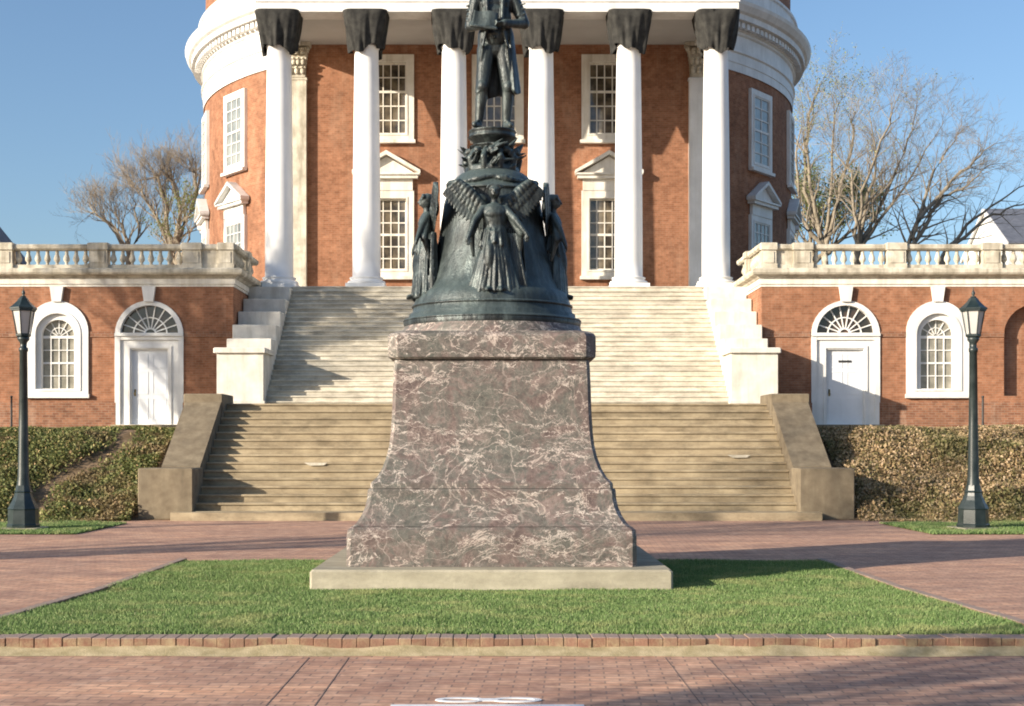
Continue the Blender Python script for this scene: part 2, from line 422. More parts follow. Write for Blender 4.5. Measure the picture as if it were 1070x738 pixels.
for sx in (-1, 1):
    xa, xb = (-20, -7.6) if sx < 0 else (7.75, 20)
    b = MB(); b.add([(xa, 25.7, 0.004), (xb, 25.7, 0.004), (xb, 29.3, 0.004), (xa, 29.3, 0.004)], [(0,1,2,3)])
    tag(b.build('verge_soil', M['turf']), None, None, kind='structure')
    r0 = (-13, -7.6, 25.7, 29.3) if sx < 0 else (7.75, 13, 25.7, 29.3)
    blades('grass', [r0], 2600, .05, M['blade'], 'narrow green grass verge under the %s lamp post' % ('left' if sx < 0 else 'right'),
           lambda x, y: .004 + 0*x, 7+sx, None, .009)
# kerb of bricks on edge
rnd = random.Random(4)
b = MB()
x = -LX - .14
while x < LX + .18:
    wd = rnd.uniform(.10, .115)
    if not any(abs(x + .05 - q) < .07 for q in (1.64, 3.0)):
        j = rnd.uniform(-.006, .006)
        b.bevbox(x, x + wd - .002, LY0 - .235 + j, LY0, -.03, .112 + rnd.uniform(-.004, .004), .005)
    x += wd
b.box(-LX-.14, LX+.16, LY0-.215, LY0-.002, -.03, .104)
for sx in (-1, 1):
    y = LY0 + .01
    while y < LY1:
        zt = .118 - .09*min(1, (y-LY0)/4.6)
        xx = sx*LX + .03
        b.bevbox(xx - .055, xx + .055, y, y + .2, -.03, zt + rnd.uniform(-.003, .003), .006); y += .21
tag(b.build('kerb', M['kerb']), None, None, kind='structure')
# pale edging of drifted soil in the gutter
b = MB(); n = 90
pts = []
for i in range(n+1):
    xx = -8 + 16*i/n; pts.append((xx, LY0 - .22, .040 + .03*mnoise.noise(Vector((xx*2.1, 3, 0)))))
vs = []
for i, (xx, yy, zz) in enumerate(pts):
    vs += [(xx, yy, zz + .012), (xx, yy - .17 - .07*mnoise.noise(Vector((xx*1.7, 9, 0))), -.006)]
b.add(vs, [(2*i, 2*i+1, 2*i+3, 2*i+2) for i in range(n)], True)
M['grit'] = m_plain('gutter_grit', (.30,.25,.14), (.46,.38,.24), 9, .95, .1, .6)
tag(b.build('gutter_grit', M['grit']), None, None, kind='structure')
# dark joints in the paving in front, running away from the camera
for k, xx in enumerate((-1.44, -1.14, 1.25, 1.57)):
    b = MB(); b.box(xx - .0035, xx + .0035, 6.5, LY0 - .45, -.0079, -.0055)
    tag(b.build('paving_joint', M['joint']), None, None, kind='structure')
# painted marking
b = MB()
def loop(cx, cy, rx, ry, t, n=40):
    b.loft([[(cx + (rx+e)*math.cos(2*PI*j/n), cy + (ry+e)*math.sin(2*PI*j/n), z) for j in range(n)] for e, z in ((0, -.006), (0, -.001), (-t, -.001), (-t, -.006))], False, False, False)
loop(-.245, 9.03, .16, .085, .045); loop(.105, 9.03, .16, .085, .045)
b.box(-.13, -.01, 8.985, 9.075, -.006, -.0012)
b.box(-.67, .52, 8.68, 8.86, -.006, -.001)
tag(b.build('painted_marking', M['paint'], org=(0, 9, 0)), 'white painted marking of two loops and a bar on the brick paving', 'road marking')

# ------------------------------------------------------------------ stairs
def steps(root, n, y0, y1, z0, z1, hw, mat, nose=.02, extra=None):
    rz = (z1 - z0) / n; ty = (y1 - y0) / n
    rr = random.Random(n)
    for i in range(n):
        b = MB(); ya = y0 + i*ty; zt = z0 + (i+1)*rz
        yb = ya + ty + .05 if i < n-1 else ya + ty
        h = hw + (extra if (extra and i == 0) else 0)
        j = rr.uniform(-.004, .004)
        b.box(X0 - h, X0 + h, ya + .018, yb, zt - rz - .1 if i else z0 - .05, zt - .04)
        yn = ya - nose*.9 + j
        b.loft([[(X0-h, yn, zt-.045), (X0+h, yn, zt-.045), (X0+h, yb, zt-.045), (X0-h, yb, zt-.045)],
                [(X0-h, yn, zt-.012), (X0+h, yn, zt-.012), (X0+h, yb, zt-.012), (X0-h, yb, zt-.012)],
                [(X0-h, yn+.012, zt), (X0+h, yn+.012, zt), (X0+h, yb, zt), (X0-h, yb, zt)]])
        b.build('step', mat, root)
st = thing('stone_staircase', (X0, 30.8, 0), 'broad flight of worn brown sandstone steps rising from the brick paving', 'staircase')
steps(st, 15, 30.8, 35.0, 0, LAND, 6.56, M['step_low'])
b = MB(); b.box(X0-6.9, X0+6.9, 30.38, 30.78, -.02, .165); b.build('bottom_step', M['step_low'], st)
for s in (-1, 1):
    b = MB()
    def bb(a0, a1, *r):
        p, q = sorted((X0 + s*a0, X0 + s*a1)); b.bevbox(p, q, *r, .02)
    bb(6.5, 7.68, 30.75, 31.8, -.05, 1.10)
    b.build('newel_block', M['cheek_low'], st)
    b = MB(); p, q = sorted((X0 + s*6.565, X0 + s*7.42))
    prof = [(31.803, -.05), (31.803, 1.12), (34.2, 2.62), (34.2, -.05)]
    b.add([(x, y, z) for x in (p, q) for y, z in prof], [(0,1,2,3), (7,6,5,4)] + [(j, j+4, (j+1)%4+4, (j+1)%4) for j in range(4)])
    b.build('cheek_wall', M['cheek_low'], st)
    b = MB(); bb(6.53, 7.46, 34.203, 35.6, -.05, 2.82); b.build('top_block', M['cheek_low'], st)
rr = random.Random(2)
for (px, py) in ((330, 491), (772, 481)):
    k = min(14, max(0, int((540 - py) / 7.9))); yy = 30.8 + k*.28; zt = (k + 1)*LAND/15
    xc = (px - HX) * yy / F
    b = MB(); wv = rr.uniform(.16, .27)
    b.add([(xc-wv, yy-.024, zt-.015), (xc+wv, yy-.024, zt-.018), (xc+wv*.7, yy-.024, zt-.075), (xc-wv*.5, yy-.024, zt-.085),
           (xc-wv, yy+.01, zt-.015), (xc+wv, yy+.01, zt-.018), (xc+wv*.7, yy+.01, zt-.075), (xc-wv*.5, yy+.01, zt-.085)],
          [(3,2,1,0), (4,5,6,7), (0,1,5,4), (1,2,6,5), (2,3,7,6), (3,0,4,7)])
    b.build('repair_patch', M['oldwhite'], st)
b = MB(); b.box(X0-7.44, X0+7.44, 35.001, 43.4, 0, LAND - .004); b.box(X0-8.55, X0+8.55, 43.401, 50.6, 0, LAND - .004)
tag(b.build('landing', M['step_low']), None, None, kind='structure')
us = thing('marble_staircase', (X0, 44, LAND), 'upper flight of pale marble steps rising to the portico columns', 'staircase')
steps(us, 26, 44.0, 50.5, LAND, FL, 7.17, M['step_up'], .02)
for s in (-1, 1):
    b = MB(); p, q = sorted((X0 + s*7.175, X0 + s*8.6))
    b.box(p, q, 44.0, 45.6, LAND-.1, 4.42); b.bevbox(p-.09, q+.09, 43.9, 45.6, 4.42, 4.58, .03)
    b.box(p-.05, q+.05, 43.94, 45.6, LAND-.1, LAND + .35)
    b.build('end_block', M['cheek_up'], us)
    zs = [4.98, 5.50, 6.02, 6.54, 7.06]
    for i, zt in enumerate(zs):
        b = MB(); ya = 45.603 + i*.98; b.bevbox(p, q, ya, ya + .977, LAND-.1, zt, .02)
        b.build('cheek_block', M['cheek_up'], us)
# ------------------------------------------------------------------ windows and openings
def arch_pts(cx, hw, z0, zs, n=18):      # outline from lower left, up over the arch, to lower right (counter-clockwise from -y is lower-left -> lower-right)
    p = [(cx - hw, z0)]
    arc = [(cx - hw*math.cos(PI*i/n), zs + hw*math.sin(PI*i/n)) for i in range(n+1)]
    return p + arc + [(cx + hw, z0)]
def ring(b, outer, inner, y0, y1):
    n = len(outer)
    V = [(x, y0, z) for x, z in outer] + [(x, y0, z) for x, z in inner] + [(x, y1, z) for x, z in outer] + [(x, y1, z) for x, z in inner]
    Fs = []
    for i in range(n):
        j = (i+1) % n
        Fs += [(i, n+i, n+j, j), (2*n+i, 2*n+j, 3*n+j, 3*n+i), (i, j, 2*n+j, 2*n+i), (n+i, 3*n+i, 3*n+j, n+j)]
    b.add(V, Fs)
def bar(b, x0, z0, x1, z1, wd, y0, y1):
    d = Vector((x1-x0, z1-z0)).normalized(); nx, nz = -d.y*wd/2, d.x*wd/2
    b.prism([(x0-nx, z0-nz), (x1-nx, z1-nz), (x1+nx, z1+nz), (x0+nx, z0+nz)], y0, y1)
def wall_holes(b, x0, x1, z0, z1, holes, y, depth):
    loops = [[Vector((x0, 0, z0)), Vector((x1, 0, z0)), Vector((x1, 0, z1)), Vector((x0, 0, z1))]]
    for h in holes: loops.append([Vector((x, 0, z)) for x, z in h])
    flat = [v for l in loops for v in l]
    tris = tessellate_polygon([[Vector((v.x, v.z, 0)) for v in l] for l in loops])
    vs = [(v.x, y, v.z) for v in flat]; fs = []
    for t in tris:
        a, c, d = (flat[i] for i in t)
        cr = (c.x-a.x)*(d.z-a.z) - (c.z-a.z)*(d.x-a.x)
        fs.append(tuple(t) if cr > 0 else tuple(reversed(t)))
    b.add(vs, fs)
    for h in holes:
        n = len(h)
        b.add([(x, y, z) for x, z in h] + [(x, y+depth, z) for x, z in h], [(i, (i+1)%n, n+(i+1)%n, n+i) for i in range(n)])
def rect_window(parent, Mx, hw, z0, z1, fb, cols, rows, glass, pediment=False, proud=.09, sash_mid=True, wm='white', hole=0.0):
    # Mx places local (x right, y into the wall, z up); z0..z1 is the outer frame
    W = M[wm]
    b = MB(); b.M = Mx
    o = [(-hw, z0), (hw, z0), (hw, z1), (-hw, z1)]; i = [(-hw+fb, z0+fb*.8), (hw-fb, z0+fb*.8), (hw-fb, z1-fb), (-hw+fb, z1-fb)]
    ring(b, o, i, -proud, .12 + hole)
    e = .06
    o2 = [(-hw+fb-e, z0+fb*.8-e), (hw-fb+e, z0+fb*.8-e), (hw-fb+e, z1-fb+e), (-hw+fb-e, z1-fb+e)]
    ring(b, o2, i, -proud-.025, -proud+.001)
    fr = b.build('window', W, parent)
    gx, gz0, gz1 = hw-fb, z0+fb*.8, z1-fb
    yb = hole*.6 if hole else -.075
    b = MB(); b.M = Mx; b.box(-gx, gx, yb+.03, yb+.05, gz0, gz1); b.build('glass', glass, fr)
    b = MB(); b.M = Mx
    for c in range(1, cols): xx = -gx + 2*gx*c/cols; b.box(xx-.022, xx+.022, yb, yb+.029, gz0, gz1)
    for r_ in range(1, rows):
        zz = gz0 + (gz1-gz0)*r_/rows; t = .045 if (sash_mid and r_ == (rows+1)//2) else .022
        b.box(-gx, gx, yb-.005, yb+.027, zz-t, zz+t)
    b.box(-gx, -gx+.05, yb-.008, yb+.028, gz0, gz1); b.box(gx-.05, gx, yb-.008, yb+.028, gz0, gz1)
    b.box(-gx, gx, yb-.009, yb+.026, gz0, gz0+.07); b.box(-gx, gx, yb-.009, yb+.026, gz1-.06, gz1)
    b.build('sash', W, fr)
    b = MB(); b.M = Mx; b.box(-hw-.06, hw+.06, -proud-.12, .02, z0-.13, z0-.002); b.build('sill', W, fr)
    if pediment:
        b = MB(); b.M = Mx
        zt = z1 + .02
        b.box(-hw+.05, hw-.05, -proud-.03, .02, z1+.002, zt+.42)
        b.box(-hw-.16, hw+.16, -proud-.22, .02, zt+.422, zt+.55)
        b.box(-hw-.24, hw+.24, -proud-.30, .02, zt+.552, zt+.62)
        h = .80; w_ = hw + .26
        b.prism([(-w_+.2, zt+.622), (w_-.2, zt+.622), (0, zt+.62+h-.14)], -proud-.08, .02)
        for s in (-1, 1):
            q = [(s*w_, zt+.60), (s*w_, zt+.72), (0, zt+.62+h+.06), (0, zt+.62+h-.10)]
            if s > 0: pass
            else: q = q[::-1]
            b.prism(q, -proud-.32, .019 + .001*s)
        b.build('pediment', W, fr)
    return fr

# ------------------------------------------------------------------ rotunda
D_COL, D_WALL = 51.2, 55.4
rt = thing('rotunda', (X0, 60, FL), 'round red brick building with a white columned portico at the top of the steps', 'building')
TOP = 16.9
# drum
b = MB(); b.lathe([(DR, 1.5), (DR, 17.25)], DC, 160, cap=False); b.build('wall', M['brick_round'], rt)
b = MB(); b.lathe([(DR-.05, 20.9), (DR-.05, 24.6)], DC, 160, cap=False); b.build('attic_wall', M['brick_round'], rt)
b = MB(); b.lathe([(DR+.03,17.2),(DR+.06,17.2),(DR+.06,17.55),(DR+.09,17.56),(DR+.09,17.95),(DR+.16,18.0),(DR+.16,18.08),(DR+.06,18.12),(DR+.06,18.72),
                   (DR+.14,18.78),(DR+.14,18.86),(DR+.2,18.9),(DR+.2,19.16),(DR+.58,19.2),(DR+.6,19.42),(DR+.72,19.5),(DR+.86,19.72),(DR+.9,19.86),(DR+.3,20.12),
                   (DR+.22,20.16),(DR+.22,20.8),(DR+.3,20.84),(DR+.3,20.95),(DR-.1,21.0)], DC, 160, cap=False, smooth=False)
ent = b.build('entablature', M['white'], rt)
b = MB()
for k in range(110):
    a = R(-180 + 12) + R(156)*k/109
    b.M = Matrix.Translation((DC[0], DC[1], 0)) @ Matrix.Rotation(a, 4, 'Z')
    b.box(DR+.15, DR+.44, -.11, .11, 18.94, 19.16)
b.build('dentils', M['white'], ent)
b = MB(); b.lathe([(DR+.1, 24.6), (DR+.35, 24.8), (DR+.35, 25.1), (DR-.6, 25.2), (DR-.6, 25.9), (DR-1.6, 25.95), (DR-1.6, 26.7), (11.2, 28.6), (8, 30.4), (4, 31.6), (.1, 32)], DC, 96, cap=False)
b.build('dome', M['white'], rt)
# drum windows
for s in (-1, 1):
    for ai, a in enumerate((53.3, 72.5, 91)):
        Mx = Matrix.Translation((DC[0], DC[1], 0)) @ Matrix.Rotation(R(a)*s, 4, 'Z') @ Matrix.Translation((0, -DR - .02, 0))
        gl = M['glass_pale'] if s > 0 or ai == 0 else M['glass_pale']
        rect_window(rt, Mx, .98, 13.35, 16.7, .26, 3 if s < 0 else 2, 6, gl)
        rect_window(rt, Mx, .98, 8.2, 11.35, .26, 4, 6, gl, True)
# portico block: front wall with openings
WX = 8.35
up = [(-4.28, 1.05), (0, 1.0), (4.28, 1.05)]
holes = []
Lz0, Lz1, Uz0, Uz1 = 8.1, 11.4, 13.35, 16.65
for cx, hw in up:
    for z0, z1 in ((Lz0, Lz1), (Uz0, Uz1)):
        if cx == 0 and z0 == Lz0: z0 = FL + .01
        holes.append([(X0+cx-hw+.1, z0+.1 if z0 > 8 else z0), (X0+cx-hw+.1, z1-.1), (X0+cx+hw-.1, z1-.1), (X0+cx+hw-.1, z0+.1 if z0 > 8 else z0)])
b = MB(); wall_holes(b, X0-WX, X0+WX, FL, 17.3, holes, D_WALL, .4)
for s in (-1, 1):
    x = X0 + s*WX; q = [(x, D_WALL, FL), (x, 59.2, FL), (x, 59.2, 17.3), (x, D_WALL, 17.3)]
    b.add(q, [(0,1,2,3) if s > 0 else (3,2,1,0)])
b.build('portico_wall', M['brick'], rt)
for cx, hw in up:
    Mx = Matrix.Translation((X0+cx, D_WALL, 0))
    rect_window(rt, Mx, hw, Uz0, Uz1, .3, 5, 5, M['glass'], hole=.16, wm='cream')
    if cx: rect_window(rt, Mx, hw, Lz0, Lz1, .3, 5, 6, M['glass'], True, hole=.16, wm='cream')
# central door
b = MB(); ring(b, [(X0-1.0,FL),(X0+1.0,FL),(X0+1.0,Lz1),(X0-1.0,Lz1)], [(X0-.72,FL+.005),(X0+.72,FL+.005),(X0+.72,Lz1-.3),(X0-.72,Lz1-.3)], D_WALL-.1, D_WALL+.3)
b.box(X0-1.25, X0+1.25, D_WALL-.4, D_WALL, Lz1+.3, Lz1+.5); b.box(X0-1, X0+1, D_WALL-.15, D_WALL, Lz1+.002, Lz1+.298)
dr = b.build('doorway', M['cream'], rt)
b = MB(); b.box(X0-.72, X0-.004, D_WALL+.16, D_WALL+.22, FL+.01, Lz1-.3); b.box(X0+.004, X0+.72, D_WALL+.16, D_WALL+.22, FL+.01, Lz1-.3)
for s in (-1, 1):
    for z0 in (FL+.2, FL+1.4, FL+2.6): b.box(X0+s*.36-.24, X0+s*.36+.24, D_WALL+.14, D_WALL+.161, z0, z0+1.0)
b.build('door_leaf', M['door'], dr)
# pilasters with carved capitals
def capital(b, cx, cy, z0, z1, hw, flat=True):
    h = z1 - z0
    for i in range(8):
        t0, t1 = i/8, (i+1)/8; e0 = .05*math.sin(t0*PI/2)**3*3; e = hw*.92 + .13*t0**2
        b.box(cx-e, cx+e, cy-.28-.06*t0**2-.0004*i, cy+.01, z0+h*t0*.86, z0+h*t1*.86)
    for row, (zz, n, sz) in enumerate(((z0+.12*h, 4, .15), (z0+.38*h, 5, .15), (z0+.66*h, 4, .12))):
        for k in range(n):
            xx = cx + (k-(n-1)/2)*2*hw*.95/n
            b.ell((xx, cy-.33-.03*row, zz+.08), (.095, .07, sz), 8)
            b.ell((xx, cy-.41-.03*row, zz+.08+sz*.7), (.07, .07, .045), 8)
    for s in (-1, 1): b.ell((cx+s*(hw+.06), cy-.33, z1-.25), (.11, .1, .11), 8)
    b.box(cx-hw-.17, cx+hw+.17, cy-.45, cy+.012, z1-.14, z1)
for s in (-1, 1):
    cx = X0 + s*7.83
    b = MB(); b.box(cx-.47, cx+.47, D_WALL-.26, D_WALL-.003, FL+.45, 15.72); b.box(cx-.5, cx+.5, D_WALL-.29, D_WALL-.003, 15.62, 15.70)
    b.box(cx-.56, cx+.56, D_WALL-.36, D_WALL-.003, FL, FL+.2); b.box(cx-.52, cx+.52, D_WALL-.32, D_WALL-.003, FL+.2, FL+.45)
    pl = b.build('pilaster', M['oldwhite'] if s < 0 else M['white'], rt)
    b = MB(); capital(b, cx, D_WALL-.003, 15.725, 17.04, .47); b.build('capital', M['oldwhite'], pl)
# floor, ceiling, entablature, roof
b = MB(); b.box(X0-8.6, X0+8.6, 50.503, 59, 5.0, FL); b.build('portico_floor', M['oldwhite'], rt)
b = MB(); b.box(X0-8.2, X0+8.2, 51.62, D_WALL+.2, 17.05, 17.3); b.build('portico_ceiling', M['ceiling'], rt)
b = MB()
prof = [(0, TOP), (.02, TOP), (.02, TOP+.34), (.06, TOP+.35), (.06, TOP+.75), (.13, TOP+.82), (.13, TOP+.9), (.04, TOP+.94), (.04, TOP+1.7),
        (.15, TOP+1.85), (.15, TOP+2.2), (.5, TOP+2.24), (.52, TOP+2.45), (.8, TOP+2.75), (.8, TOP+2.9), (0, TOP+3.0)]
yf, yb_ = 50.72, 59.0; hx = 8.5
b.sweep(prof, [(X0-hx, yb_, -1, 0), (X0-hx, yf, -1, -1), (X0+hx, yf, 1, -1), (X0+hx, yb_, 1, 0)])
b.box(X0-hx+.02, X0+hx-.02, yf+.02, 51.66, TOP+.003, TOP+2.9)
for s in (-1, 1):
    p, q = sorted((X0+s*(hx-.02), X0+s*(hx-.95))); b.box(p, q, 51.67, yb_, TOP+.003, TOP+2.9)
b.build('portico_entablature', M['white'], rt)
b = MB(); b.prism([(X0-9.3, TOP+3.01), (X0+9.3, TOP+3.01), (X0, TOP+6.4)], yf-.7, 60); b.build('portico_gable', M['white'], rt)
# columns and drapes
cb = None; CXS = []
for k in range(6):
    cx = X0 + (k-2.5)*3.115; CXS.append(cx)
    if cb is None:
        b = MB()
        prof = [(.505, FL+.42)] + [(.50 - .075*(t**1.7), FL+.42 + (TOP-1.2-FL-.42)*t) for t in [i/14 for i in range(15)]] + [(.46, TOP-1.18), (.46, TOP-1.1), (.42, TOP-1.08)]
        b.lathe(prof, (cx, D_COL), 40)
        b.lathe([(.42, TOP-1.09), (.45, TOP-.7), (.6, TOP-.2), (.62, TOP-.12)], (cx, D_COL), 24)
        b.box(cx-.62, cx+.62, D_COL-.62+.17, D_COL+.45, TOP-.12, TOP-.002)
        c0 = b.build('column', M['column_white'], rt)
        b = MB(); b.box(cx-.69, cx+.69, D_COL-.67, D_COL+.69, FL+.001, FL+.15)
        b.lathe([(.66, FL+.15), (.69, FL+.2), (.66, FL+.27), (.58, FL+.29), (.56, FL+.33), (.6, FL+.36), (.6, FL+.4), (.52, FL+.43)], (cx, D_COL), 36)
        b.build('base', M['column_white'], c0); cb = c0
    else:
        n = copy_tree(cb, rt); n.location.x += (k)*3.115
pos = ['leftmost column, hanging lowest to the right', 'second column from the left', 'third column from the left',
       'fourth column from the left', 'fifth column from the left', 'rightmost column, in front of a carved pilaster']
pos[0] = 'leftmost column of the portico'
for k, cx in enumerate(CXS):
    rr = random.Random(20+k); ph = [rr.uniform(0, 6.28) for _ in range(6)]
    zt, zb = TOP + .03, 15.62
    def mk(off):
        rings = []
        for i in range(17):
            t = i/16; rg = []
            for j in range(96):
                a = 2*PI*j/96
                ca, sa = math.cos(a), math.sin(a)
                sq = (abs(ca)**5 + abs(sa)**5) ** (-1/5)
                hw = .80 - .22*t**1.3; rnd_ = .78 - .2*t
                k_ = (1-t)**1.2
                r = hw*(sq*k_ + (1-k_)*1.0)
                fold = (.035*math.sin(7*a+ph[0]+1.5*t) + .028*math.sin(13*a+ph[1]-2.5*t) + .016*math.sin(23*a+ph[2]+3*t)) * (.25 + 1.1*t)
                r += fold
                zz = zt + (zb-zt)*t + (.12*math.sin(2*a+ph[3]) + .08*math.sin(5*a+ph[4]))*t
                rg.append((cx + (r-off)*ca, D_COL + min((r-off)*sa, .7) if False else D_COL + (r-off)*sa, zz))
            rings.append(rg)
        return rings
    o_, i_ = mk(0), mk(.03)
    # upper rim must sit in front of and under the beam: tuck it below the architrave
    def fix(rg): return [(x, max(y, 50.42), min(z, TOP + .04)) if y < 50.71 else (x, y, min(z, TOP - .004)) for x, y, z in rg]
    o_ = [fix(r) for r in o_]; i_ = [fix(r) for r in i_]
    b = MB(); b.loft(o_, True, False, False); b.loft(i_[::-1], True, False, False); b.loft([o_[-1], i_[-1]], False, False, False); b.loft([i_[0], o_[0]], False, False, False)
    tag(b.build('cloth_cover', M['cloth'], org=(cx, D_COL, zb)), 'dark cloth wrapped round the capital of the ' + pos[k], 'cloth cover', 'dark cloths wrapped round the column capitals')

# ------------------------------------------------------------------ terrace wings
DW = 46.9
def wing(s):
    side = 'left' if s < 0 else 'right'
    wg = thing('terrace_wing', (X0 + s*14, DW, 2.1), 'low red brick terrace wing with arched openings on the %s of the steps' % side, 'building', None)
    A = lambda a: X0 + s*a
    DA, WA, NA, W2 = 11.37, 14.37, 17.55, 20.8
    hs = [arch_pts(A(DA), 1.06, 2.26, 5.19)[::-1] if False else arch_pts(A(DA), 1.06, 2.26, 5.19),
          arch_pts(A(WA), .96, 3.3, 5.29), arch_pts(A(NA), 1.0, 3.2, 5.19), arch_pts(A(W2), .96, 3.3, 5.29)]
    b = MB(); x0, x1 = sorted((A(8.63), A(24)))
    wall_holes(b, x0, x1, 1.9, 6.765, hs, DW, .35)
    for xx, nrm in ((A(8.63), -s), (A(24), s)):
        q = [(xx, DW, 1.9), (xx, 54, 1.9), (xx, 54, 6.765), (xx, DW, 6.765)]
        b.add(q, [(0,1,2,3) if nrm > 0 else (3,2,1,0)])
    b.build('wall', M['brick'], wg)
    b = MB()
    for (c0, c1) in ((8.63, DA-1.1), (DA+1.1, 24)):
        p, q = sorted((A(c0), A(c1))); b.box(p, q, DW-.06, DW+.01, 1.9, 2.98)
        b.prism([(p, 2.98), (q, 2.98), (q, 3.02), (p, 3.02)], DW-.045, DW+.01)
    b.build('water_table', M['brick_old'], wg)
    b = MB()
    for (c0, c1) in ((8.64, DA-1.15), (DA+1.15, WA-1.04), (WA+1.04, NA-1.0), (NA+1.0, 24)):
        p, q = sorted((A(c0), A(c1))); b.box(p, q, DW-.035, DW+.01, 5.12, 5.30)
    b.build('string_course', M['brick_old'], wg)
    # niche
    b = MB(); b.prism([(x, z) for x, z in arch_pts(A(NA), 1.0, 3.2, 5.19)][::-1], DW+.34, DW+.4); b.build('niche_back', M['brick'], wg)
    # keystones
    for a in (DA, WA, NA, W2):
        b = MB(); c = A(a); b.prism([(c-.15, 6.27), (c+.15, 6.27), (c+.22, 6.762), (c-.22, 6.762)], DW-.14, DW+.01)
        b.build('keystone', M['white'], wg)
    # frieze and cornice, wrapped round the corner
    b = MB()
    prof = [(-.4, 6.765), (.03, 6.765), (.03, 6.84), (.07, 6.85), (.07, 7.03), (-.4, 7.03)]
    path = [(A(8.63), 51.1, -s, 0), (A(8.63), DW, -s, -1), (A(24), DW, s, -1), (A(24), 54, s, 0)]
    if s < 0: path = path[::-1]
    b.sweep(prof, path); b.build('frieze', M['cream'], wg)
    b = MB(); prof = [(-.5, 7.033), (.10, 7.033), (.16, 7.10), (.30, 7.14), (.34, 7.2), (.34, 7.3), (.28, 7.345), (-.5, 7.345)]
    b.sweep(prof, path); b.build('cornice', M['oldwhite'], wg)
    b = MB(); x0, x1 = sorted((A(8.66), A(23.9))); b.box(x0, x1, DW+.3, 53.9, 6.9, FL); b.build('terrace_floor', M['oldwhite'], wg)
    # arched windows
    for a in (WA, W2):
        c = A(a)
        b = MB()
        inn = arch_pts(c, .53, 3.44, 5.16)
        ring(b, arch_pts(c, 1.02, 3.26, 5.28), arch_pts(c, .72, 3.4, 5.2), DW-.07, DW+.2)
        ring(b, arch_pts(c, .73, 3.39, 5.21), inn, DW+.03, DW+.22)
        ring(b, arch_pts(c, .78, 3.36, 5.22), arch_pts(c, .70, 3.42, 5.19), DW-.1, DW-.069)
        wn = b.build('window', M['white'], wg)
        b = MB(); b.prism(inn[::-1], DW+.2, DW+.21); b.build('glass', M['glass_wing'], wn)
        b = MB(); y0, y1 = DW+.16, DW+.195
        for k in range(1, 4): xx = c-.53+1.06*k/4; bar(b, xx, 3.44, xx, 5.1, .035, y0, y1)
        for zz, t in ((3.86, .03), (4.28, .06), (4.7, .03), (5.13, .09)): bar(b, c-.53, zz, c+.53, zz, t, y0-.004, y1-.003)
        for k in range(1, 6): an = PI*k/6; bar(b, c+.08*math.cos(an), 5.15+.08*math.sin(an), c+.52*math.cos(an), 5.16+.52*math.sin(an), .03, y0, y1)
        ring(b, arch_pts(c, .30, 5.14, 5.15), arch_pts(c, .27, 5.145, 5.155), y0-.003, y1-.002)
        b.build('sash', M['white'], wn)
        b = MB(); b.box(c-1.06, c+1.06, DW-.14, DW-.02, 3.13, 3.258); b.build('sill', M['white'], wn)
    # door
    c = A(DA)
    b = MB()
    ring(b, arch_pts(c, 1.12, 2.25, 5.19), arch_pts(c, .95, 2.27, 5.21), DW-.05, DW+.2)
    b.box(c-1.06, c+1.06, DW-.04, DW+.16, 5.03, 5.26); b.box(c-1.12, c+1.12, DW-.1, DW-.02, 5.15, 5.24)
    ring(b, [(c-.96,2.26),(c+.96,2.26),(c+.96,5.03),(c-.96,5.03)], [(c-.60,2.262),(c+.60,2.262),(c+.60,4.72),(c-.60,4.72)], DW+.02, DW+.24)
    ring(b, [(c-.72,2.261),(c+.72,2.261),(c+.72,4.84),(c-.72,4.84)], [(c-.64,2.263),(c+.64,2.263),(c+.64,4.76),(c-.64,4.76)], DW-.02, DW+.021)
    dr = b.build('doorway', M['white'], wg)
    b = MB(); b.prism(arch_pts(c, .95, 5.2, 5.21)[::-1], DW+.17, DW+.18); b.build('fanlight', M['glass_fan'], dr)
    b = MB(); y0, y1 = DW+.12, DW+.165
    for k in range(0, 10):
        an = PI*k/9; bar(b, c+(.2 if k % 1 == 0 else 0)*math.cos(an), 5.24+.2*math.sin(an), c+.95*math.cos(an), 5.22+.95*math.sin(an), .035, y0, y1)
    ring(b, arch_pts(c, .57, 5.2, 5.22), arch_pts(c, .53, 5.205, 5.225), y0-.004, y1-.003)
    ring(b, arch_pts(c, .22, 5.2, 5.22), arch_pts(c, .16, 5.205, 5.225), y0-.005, y1-.004)
    b.build('fanlight_bars', M['white'], dr)
    b = MB(); b.box(c-.6, c+.6, DW+.13, DW+.18, 2.262, 4.72)
    for x_ in (-.3, .3):
        for z0, z1 in ((2.42, 3.12), (3.26, 4.0), (4.12, 4.58)):
            ring(b, [(c+x_-.23, z0), (c+x_+.23, z0), (c+x_+.23, z1), (c+x_-.23, z1)], [(c+x_-.2, z0+.03), (c+x_+.2, z0+.03), (c+x_+.2, z1-.03), (c+x_-.2, z1-.03)], DW+.118, DW+.131)
    b.build('door_leaf', M['door'], dr)
    b = MB(); b.ell((c-.5*1, DW+.09, 3.28), (.035, .035, .035), 10); b.box(c-.53, c-.47, DW+.118, DW+.131, 3.2, 3.42); b.build('door_handle', M['brass'], dr)
    b = MB(); b.box(c-1.15, c+1.15, DW-.45, DW+.1, 2.0, 2.255); b.build('door_step', M['step_low'], dr)
    if s > 0:
        b = MB(); b.box(c-.2, c+.22, DW+.108, DW+.129, 4.30, 4.37); b.build('letter_plate', M['dark'], dr)
    # ---- balustrade
    bl = thing('balustrade', (A(14), DW, 7.35), 'weathered white stone balustrade along the roof edge of the %s brick wing' % side, 'balustrade')
    zb, zr = 7.347, 7.95
    yy0, yy1 = DW-.12, DW+.2
    path2 = [(A(8.63), 50.9, -s, 0), (A(8.63), DW, -s, -1), (A(24), DW, s, -1)]
    if s < 0: path2 = path2[::-1]
